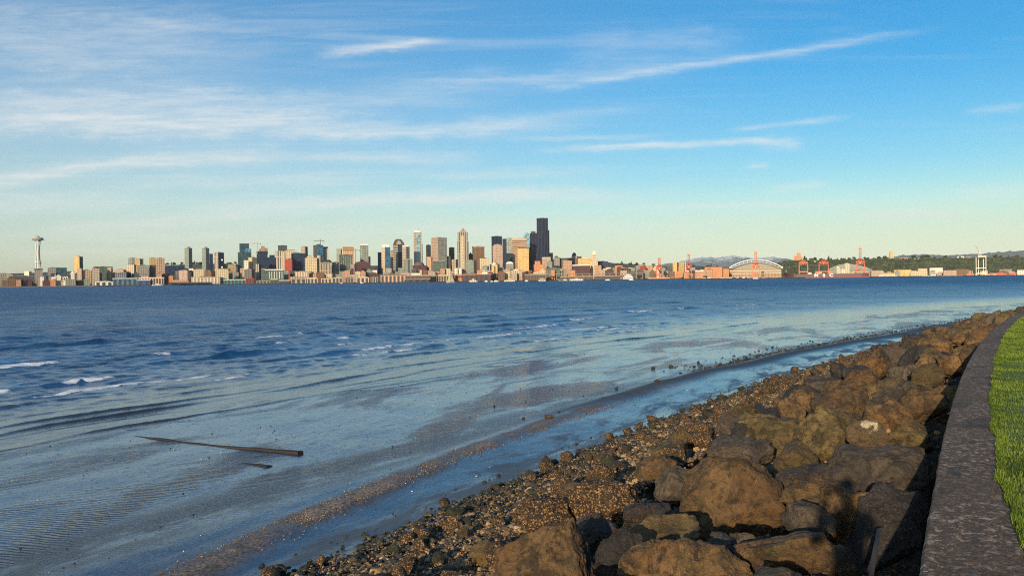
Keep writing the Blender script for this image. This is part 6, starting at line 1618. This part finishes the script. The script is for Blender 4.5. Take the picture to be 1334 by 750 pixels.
# --- small buildings that fill the slopes and the waterfront between the large ones
fr = np.random.default_rng(123)
FILL = [('tan', 'tan'), ('cream', 'cream'), ('beige', 'beige'), ('rose', 'dusty pink'), ('grey', 'grey'), ('brown', 'brown'), ('white', 'white'), ('pink', 'salmon pink'), ('dkgrey', 'dark grey'), ('orange', 'terracotta'), ('maroon', 'maroon'), ('greenish', 'grey-green')]
ROWS = [  # pxa, pxb, D, y lo, y hi, min w, max w, how they sit
 (0, 128, 3620, 356.5, 361, 5, 10, 'in the back row'), (0, 125, 3500, 362, 366, 5, 11, 'by the water'), (126, 232, 3660, 354, 359.5, 5, 10, 'up the slope'),
 (232, 400, 3700, 349, 355, 5, 9, 'up the slope'), (400, 560, 3680, 348, 354, 5, 9, 'up the slope'), (400, 580, 3560, 354, 358.5, 6, 12, 'in the front row'),
 (560, 720, 3620, 349, 354, 5, 8, 'up the slope'), (585, 700, 3530, 353.5, 357.5, 5, 9, 'in the front row'), (716, 870, 3760, 345, 350.5, 5, 10, 'up the slope'),
 (716, 905, 3580, 350.5, 355.5, 5, 10, 'in the front row'), (796, 905, 4200, 345.5, 349, 4, 8, 'far up the rise'), (905, 950, 3700, 350, 354, 6, 12, 'in the back row'), (1085, 1334, 3640, 352.5, 356.5, 6, 14, 'on the harbour flat')]
used = {}
for (pa, pb, D0, y0, y1, w0, w1, sit) in ROWS:
    px = pa + fr.random() * 3
    while px < pb:
        w = w0 + (w1 - w0) * fr.random(); D = D0 + 60 * fr.random() - 30
        if fr.random() < .86:
            st_, cn = FILL[int(fr.integers(len(FILL)))]
            hz = .01134 * (px - 667)
            y = y0 + (y1 - y0) * fr.random()
            a_, b_ = between(px + w / 2)
            rel = f'between {a_} and {b_}' if b_ else f'beyond {a_}'
            rf = fr.random(); shape = 'gabled' if rf < .25 else ('stepped' if rf < .5 else 'flat-roofed')
            if a_ and b_ and len(f'{cn} {shape} building {sit} {rel}'.split()) > 16: rel = f'just past {a_}'
            lab = f'{cn} {shape} building {sit}, {rel}'
            size = 'wide' if w > (w0 + w1) / 2 else 'narrow'
            short_ = lab.replace(sit + ', ', '').replace('building between', 'building, between')
            for cand in [lab, f'{size} {lab}', short_, f'{size} {short_}'] + [f'{o_} {short_}' for o_ in ('plain', 'low', 'squat', 'boxy', 'small', 'second', 'third', 'fourth')]:
                if cand not in used and len(cand.replace('-', ' ').split()) <= 16: lab = cand; break
            else: lab = f"{'another'} {cn} {shape} building just past {a_}"
            used[lab] = 1
            pts = []
            if shape == 'gabled': pts = [('wedge', 'roof', [(px - .3, y), (px + w + .3, y), (px + w / 2, y - 1.3)], 'brownp' if fr.random() < .5 else 'roof', 1.02, -.5)]
            if shape == 'stepped': pts = [('box', 'penthouse', px + w * .25, px + w * .7, y - 1.4, None, st_, .5, None)]
            B('building', lab, px, None, px + w, y, D, st_, parts=pts, cat='building', roof='none')
        px += w * (1.0 + .25 * fr.random())

# --- far ranges
def hills(name, pa, pb, D, prof, mat, seed, amp):
    n = 260; k = 26; V = []
    pxs = np.linspace(pa, pb, n)
    yc = np.interp(pxs, [p_[0] for p_ in prof], [p_[1] for p_ in prof]) + amp * fbm2(pxs, pxs * 0, .12, 5, seed=seed)
    top = CAMZ + (365.1 - .01134 * (pxs - 667) - yc) / F * D
    for j in range(k):
        f = j / (k - 1); d = D * (.88 + .24 * f); sh_ = np.sin(np.pi * f) ** .9
        xx = (pxs - CX) / F * d; zz = np.maximum(top, 5) * sh_ * (1 + .10 * fbm2(pxs, pxs * 0 + j * .8, .25, 4, seed=seed + 3) * (abs(f - .5) > .03)) - 20 * (1 - sh_)
        V.append(np.stack([xx, np.full(n, d), zz], 1))
    V = np.vstack(V); i = np.arange(k - 1)[:, None] * n + np.arange(n - 1)[None, :]
    Fq = np.stack([i, i + 1, i + n + 1, i + n], -1).reshape(-1, 4)
    o = link_mesh(name, np_mesh(name, V, Fq, True), None, [mat]); tag(o, kind='structure'); return o
t = NT('mountain'); g = t.pos(); sp_ = t.n('ShaderNodeSeparateXYZ'); t.l(g, sp_.inputs[0])
nz = t.noise(g, .0011, 7, .7); hh = t.math('ADD', sp_.outputs[2], t.math('MULTIPLY', t.math('SUBTRACT', nz, .5), 1400))
t.bsdf(t.mix(t.ramp(hh, 760, 1000), (.13, .18, .20, 1), (.70, .74, .78, 1)), .9); SNOWY = t.mat  # rock tone made pale blue-grey, haze painted into the colour
t = NT('far_hill'); g = t.pos(); t.bsdf(t.mix(t.noise(g, .002, 5, .6), (.09, .12, .11, 1), (.14, .17, .14, 1)), .95); FHILL = t.mat  # lightened so the range fades, with haze in its base colour
hills('mountains', 860, 1060, 42000, [(860, 345), (890, 341), (905, 336.5), (930, 335.5), (950, 334), (958, 332.6), (968, 335), (980, 337), (996, 335.5), (1008, 334.8), (1020, 336.5), (1040, 340), (1060, 344)], SNOWY, 5, 1.6)
hills('mountains', 1130, 1420, 40000, [(1130, 340), (1160, 335), (1180, 332.4), (1200, 331.4), (1215, 332), (1232, 333), (1250, 332), (1275, 331.5), (1300, 328.8), (1334, 326.8), (1380, 327), (1420, 330)], FHILL, 9, 1.0)
hills('hills', 700, 1000, 15000, [(700, 352), (760, 347), (800, 346), (860, 347), (900, 346), (950, 348), (1000, 352)], FHILL, 12, .5)
# ------------------------------------------------------------------ driftwood and odds and ends on the flats
t = NT('driftwood'); o_ = t.obj(); g_ = t.noise(t.mapping(o_, (1.2, 14, 14)), 1.0, 6, .7)
t.bsdf(t.mix(g_, (.010, .008, .007, 1), (.060, .040, .024, 1)), .8, t.bump(g_, .9, .03)); WOOD = t.mat
def log(name, label, p0, p1, w0, w1, h0, h1, mat, seed, sink=.02, cat='driftwood'):
    p0 = Vector(p0); p1 = Vector(p1); L = (p1 - p0).length; n = 40; m_ = 10
    V = []
    for k in range(n + 1):
        f = k / n
        w = w0 + (w1 - w0) * f; h = h0 + (h1 - h0) * f
        for j in range(m_):
            a = 2 * math.pi * j / m_; c_, s_ = math.cos(a), math.sin(a)
            q = 1 / (abs(c_) ** 6 + abs(s_) ** 6) ** (1 / 6)
            V.append((f * L, c_ * q * w / 2, s_ * q * h / 2))
    V = np.array(V); V[:, 1:] *= (1 + .42 * fbm(V * np.array([1.6, 5, 5]) + seed, 4))[:, None]
    V[:, 1] += .12 * np.sin(V[:, 0] * .55 + seed) * (V[:, 0] > 0)
    V[:, 2] += .03 * fbm(V * np.array([.8, 0, 0]) + seed + 3, 2)
    Fc = [(k * m_ + j, k * m_ + (j + 1) % m_, (k + 1) * m_ + (j + 1) % m_, (k + 1) * m_ + j) for k in range(n) for j in range(m_)]
    me = bpy.data.meshes.new(name); me.from_pydata([tuple(v) for v in V], [], Fc + [tuple(range(m_ - 1, -1, -1)), tuple(n * m_ + j for j in range(m_))])
    o = link_mesh(name, me, None, [mat]); o.location = p0 - Vector((0, 0, sink))
    o.rotation_mode = 'QUATERNION'; o.rotation_quaternion = (p1 - p0).to_track_quat('X', 'Z')
    tag(o, label, cat); return o
def flatp(px, py, z=.02): return G(px, py, z)
def sz_(x, y): return float(slope_z(np.array(x), np.array(y)))
a = flatp(176, 567); b_ = flatp(390, 592)
log('driftwood_beam', 'long dark timber beam half buried across the wet sand', (a.x, a.y, sz_(a.x, a.y) + .01), (b_.x, b_.y, sz_(b_.x, b_.y) + .045), .10, .20, .03, .09, WOOD, 3, cat='driftwood')
a = flatp(312, 605); b_ = flatp(347, 610)
log('driftwood_block', 'short dark wood block lying on the wet sand near the long beam', (a.x, a.y, sz_(a.x, a.y) + .03), (b_.x, b_.y, sz_(b_.x, b_.y) + .03), .16, .24, .04, .07, WOOD, 8)
# the slipping boards between the boulders by the wall
def board(name, label, q0, q1, w, th, mat, seed):
    return log(name, label, q0, q1, w, w * .8, th, th, mat, seed, 0, 'board')
WETW = plain('wet_board', (.06, .055, .05), .3)
D0 = top_z(1148, 694, .35)
p0 = P(1148, 690, D0 - .35); p1 = P(1120, 775, D0 - 1.3)
board('board', 'grey board leaning in the dark gap by the seawall', p0, p1, .04, .02, plain('grey_board', (.05, .045, .04), .7), 25)
# stones standing on the flats
for k, (px, py, w, mk, lab) in enumerate([(715, 545, 15, 'm', 'lone mussel-covered stone standing at the tip of the sand bar'), (682, 545, 8, 'w', 'small dark stone beside the lone mussel-covered stone'), (728, 538, 8, 'w', 'dark stone behind the lone mussel-covered stone'),
        (857, 497, 12, 'm', 'brown barnacled stone first in the outer stone line'), (851, 478, 9, 'w', 'dark stone on the flats beyond the outer stone line'), (874, 476, 8, 'w', 'dark stone pair member on the flats near the outer line'),
        (786, 519, 8, 'w', 'small dark stone on the open flats before the sand bar'), (644, 527, 5, 'w', 'tiny black stone far out on the wet flats'), (803, 504, 7, 'w', 'small black stone out on the flats past the sand bar'),
        (735, 600, 8, 'w', 'dark stone in the channel before the mussel bank'), (655, 566, 6, 'w', 'dark stone by the shell ridge'), (446, 712, 9, 'w', 'small black stone on the sand below the shell ridge')]):
    c = flatp(px, py + 2, .05); m = c.y / F
    o = inst(SMALLPOOL, k % 12, mk, 'rock'); o.location = (c.x, c.y, sz_(c.x, c.y) + w * m * .15); s = w * m / 2 * .8
    o.scale = (s, s * .8, s * .62); o.rotation_euler = (0, 0, k * 1.1); tag(o, lab, 'rock')

# ------------------------------------------------------------------ the photographer, who stands behind the camera and throws the shadow on the boulders
def person():
    fx, fy = -0.10, -0.46
    r = empty('person', (fx, fy, WTOP), 0, 'person in a dark jacket standing on the seawall, arms raised to hold a phone', 'person')
    bm = bmesh.new(); lay = bm.verts.layers.skin.verify(); V = {}
    def v(n, p, rad, par=None):
        q = bm.verts.new(p); q[lay].radius = rad if isinstance(rad, tuple) else (rad, rad); V[n] = q
        if par: bm.edges.new((V[par], q))
        return q
    root = v('pelvis', (0, 0, .95), (.155, .115)); root[lay].use_root = True
    v('waist', (0, 0, 1.10), (.135, .10), 'pelvis'); v('chest', (0, .01, 1.30), (.165, .12), 'waist'); v('neckb', (0, 0, 1.46), (.085, .075), 'chest')
    v('neck', (0, .02, 1.53), .055, 'neckb'); v('skull', (0, .045, 1.63), (.072, .088), 'neck'); v('crownp', (0, .035, 1.73), (.068, .085), 'skull')
    for s in (-1, 1):
        n = 'lr'[s > 0]
        v('hip' + n, (s * .10, 0, .90), .098, 'pelvis'); v('knee' + n, (s * .12, .02, .50), .062, 'hip' + n); v('ank' + n, (s * .13, -.02, .09), .042, 'knee' + n); v('toe' + n, (s * .15, .14, .035), .038, 'ank' + n)
        v('sh' + n, (s * .19, 0, 1.42), .062, 'neckb'); v('el' + n, (s * .24, .16, 1.22), .046, 'sh' + n); v('wr' + n, (s * .085, .36, 1.50), .030, 'el' + n)
        v('palm' + n, (s * .062, .405, 1.555), (.032, .02), 'wr' + n)
    me = bpy.data.meshes.new('body'); bm.to_mesh(me); bm.free()
    o = bpy.data.objects.new('body', me); COL.objects.link(o)
    o.modifiers.new('s', 'SKIN'); sb = o.modifiers.new('d', 'SUBSURF'); sb.levels = 2; sb.render_levels = 2
    bpy.context.view_layer.update(); dg = bpy.context.evaluated_depsgraph_get()
    m2 = bpy.data.meshes.new_from_object(o.evaluated_get(dg)); bpy.data.objects.remove(o)
    skin = plain('skin', (.45, .28, .20), .55, var=.04); jac = plain('jacket_cloth', (.03, .035, .05), .85); tr = plain('denim', (.05, .07, .12), .9); shoe = plain('shoe_leather', (.03, .025, .02), .5)
    for m_ in (skin, jac, tr, shoe): m2.materials.append(m_)
    n = len(m2.polygons); idx = np.zeros(n, np.int32)
    for p_ in m2.polygons:
        z = p_.center.z; y = p_.center.y
        idx[p_.index] = 3 if z < .10 else (2 if z < .96 else (0 if (z > 1.50 and y < .2) or y > .355 else 1))
    m2.polygons.foreach_set('material_index', idx); m2.polygons.foreach_set('use_smooth', [True] * n); m2.name = 'body'
    body = bpy.data.objects.new('body', m2); COL.objects.link(body); body.parent = r
    # face, ears and hair
    b = MB(); b.add([(-.016, .125, 1.625), (.016, .125, 1.625), (0, .158, 1.632), (0, .128, 1.675)], [(0, 1, 2), (1, 3, 2), (3, 0, 2), (0, 3, 1)]); b.build('nose', skin, r, True)
    for s in (-1, 1):
        V_, F_ = ico(2)
        o = link_mesh('eye', np_mesh('eye', V_ * .013 + np.array([s * .030, .118, 1.668]), F_, True), r, [plain('eye_white', (.6, .6, .58), .2)])
        o = link_mesh('ear', np_mesh('ear', V_ * np.array([.010, .02, .032]) + np.array([s * .076, .035, 1.655]), F_, True), r, [skin])
    V_, F_ = ico(2); link_mesh('mouth', np_mesh('mouth', V_ * np.array([.024, .008, .007]) + np.array([0, .125, 1.598]), F_, True), r, [plain('lips', (.35, .13, .11), .5)])
    V_, F_ = ico(4); k = V_ * np.array([.086, .104, .100]) + np.array([0, .028, 1.705]); k = k + (V_ * .006) * fbm(V_ * 6, 3)[:, None]
    k[:, 2] = np.maximum(k[:, 2], np.where(k[:, 1] > .07, 1.715, 1.62)); link_mesh('hair', np_mesh('hair', k, F_, True), r, [plain('dark_hair', (.03, .02, .012), .6)])
    # five fingers a side closing on the phone
    for s in (-1, 1):
        b = MB()
        for j in range(4):
            L = (.030, .034, .032, .026)[j]; z = 1.545 + .017 * j
            q = [Vector((s * .070, .415, z)), Vector((s * .078, .415 + L, z + .004)), Vector((s * .066, .418 + L * 1.5, z + .004)), Vector((s * .052, .412 + L * 1.5, z + .002))]
            for u, w in zip(q, q[1:]): b.tube(u, w, .0085, .0078, 8)
        b.tube((s * .058, .395, 1.54), (s * .050, .405, 1.575), .010, .009, 8); b.tube((s * .050, .405, 1.575), (s * .040, .414, 1.592), .009, .008, 8)
        b.build('fingers' if False else 'hand', skin, r, True)
    ph = MB(); ph.box(-.062, .062, .424, .432, 1.548, 1.612); o = ph.build('phone', plain('phone_case', (.02, .02, .022), .3), None)
    o.location = (fx, fy, WTOP); tag(o, 'black phone held level in both raised hands', 'phone')
person()
# ------------------------------------------------------------------ air
b = MB(); b.box(-34000, 34000, -1500, 48500, -4.5, 3300)
hz_ = b.build('haze', [], None); tag(hz_, 'thin pale evening haze over the bay', kind='stuff')
hm = bpy.data.materials.new('haze'); hm.use_nodes = True; ht = hm.node_tree; ht.nodes.clear()
ho = ht.nodes.new('ShaderNodeOutputMaterial'); hv = ht.nodes.new('ShaderNodeVolumePrincipled')
hv.inputs['Color'].default_value = (0.97, 0.99, 1.0, 1); hv.inputs['Density'].default_value = 0.5 / 70000; hv.inputs['Anisotropy'].default_value = 0.0
ht.links.new(hv.outputs[0], ho.inputs['Volume']); hz_.data.materials.append(hm)
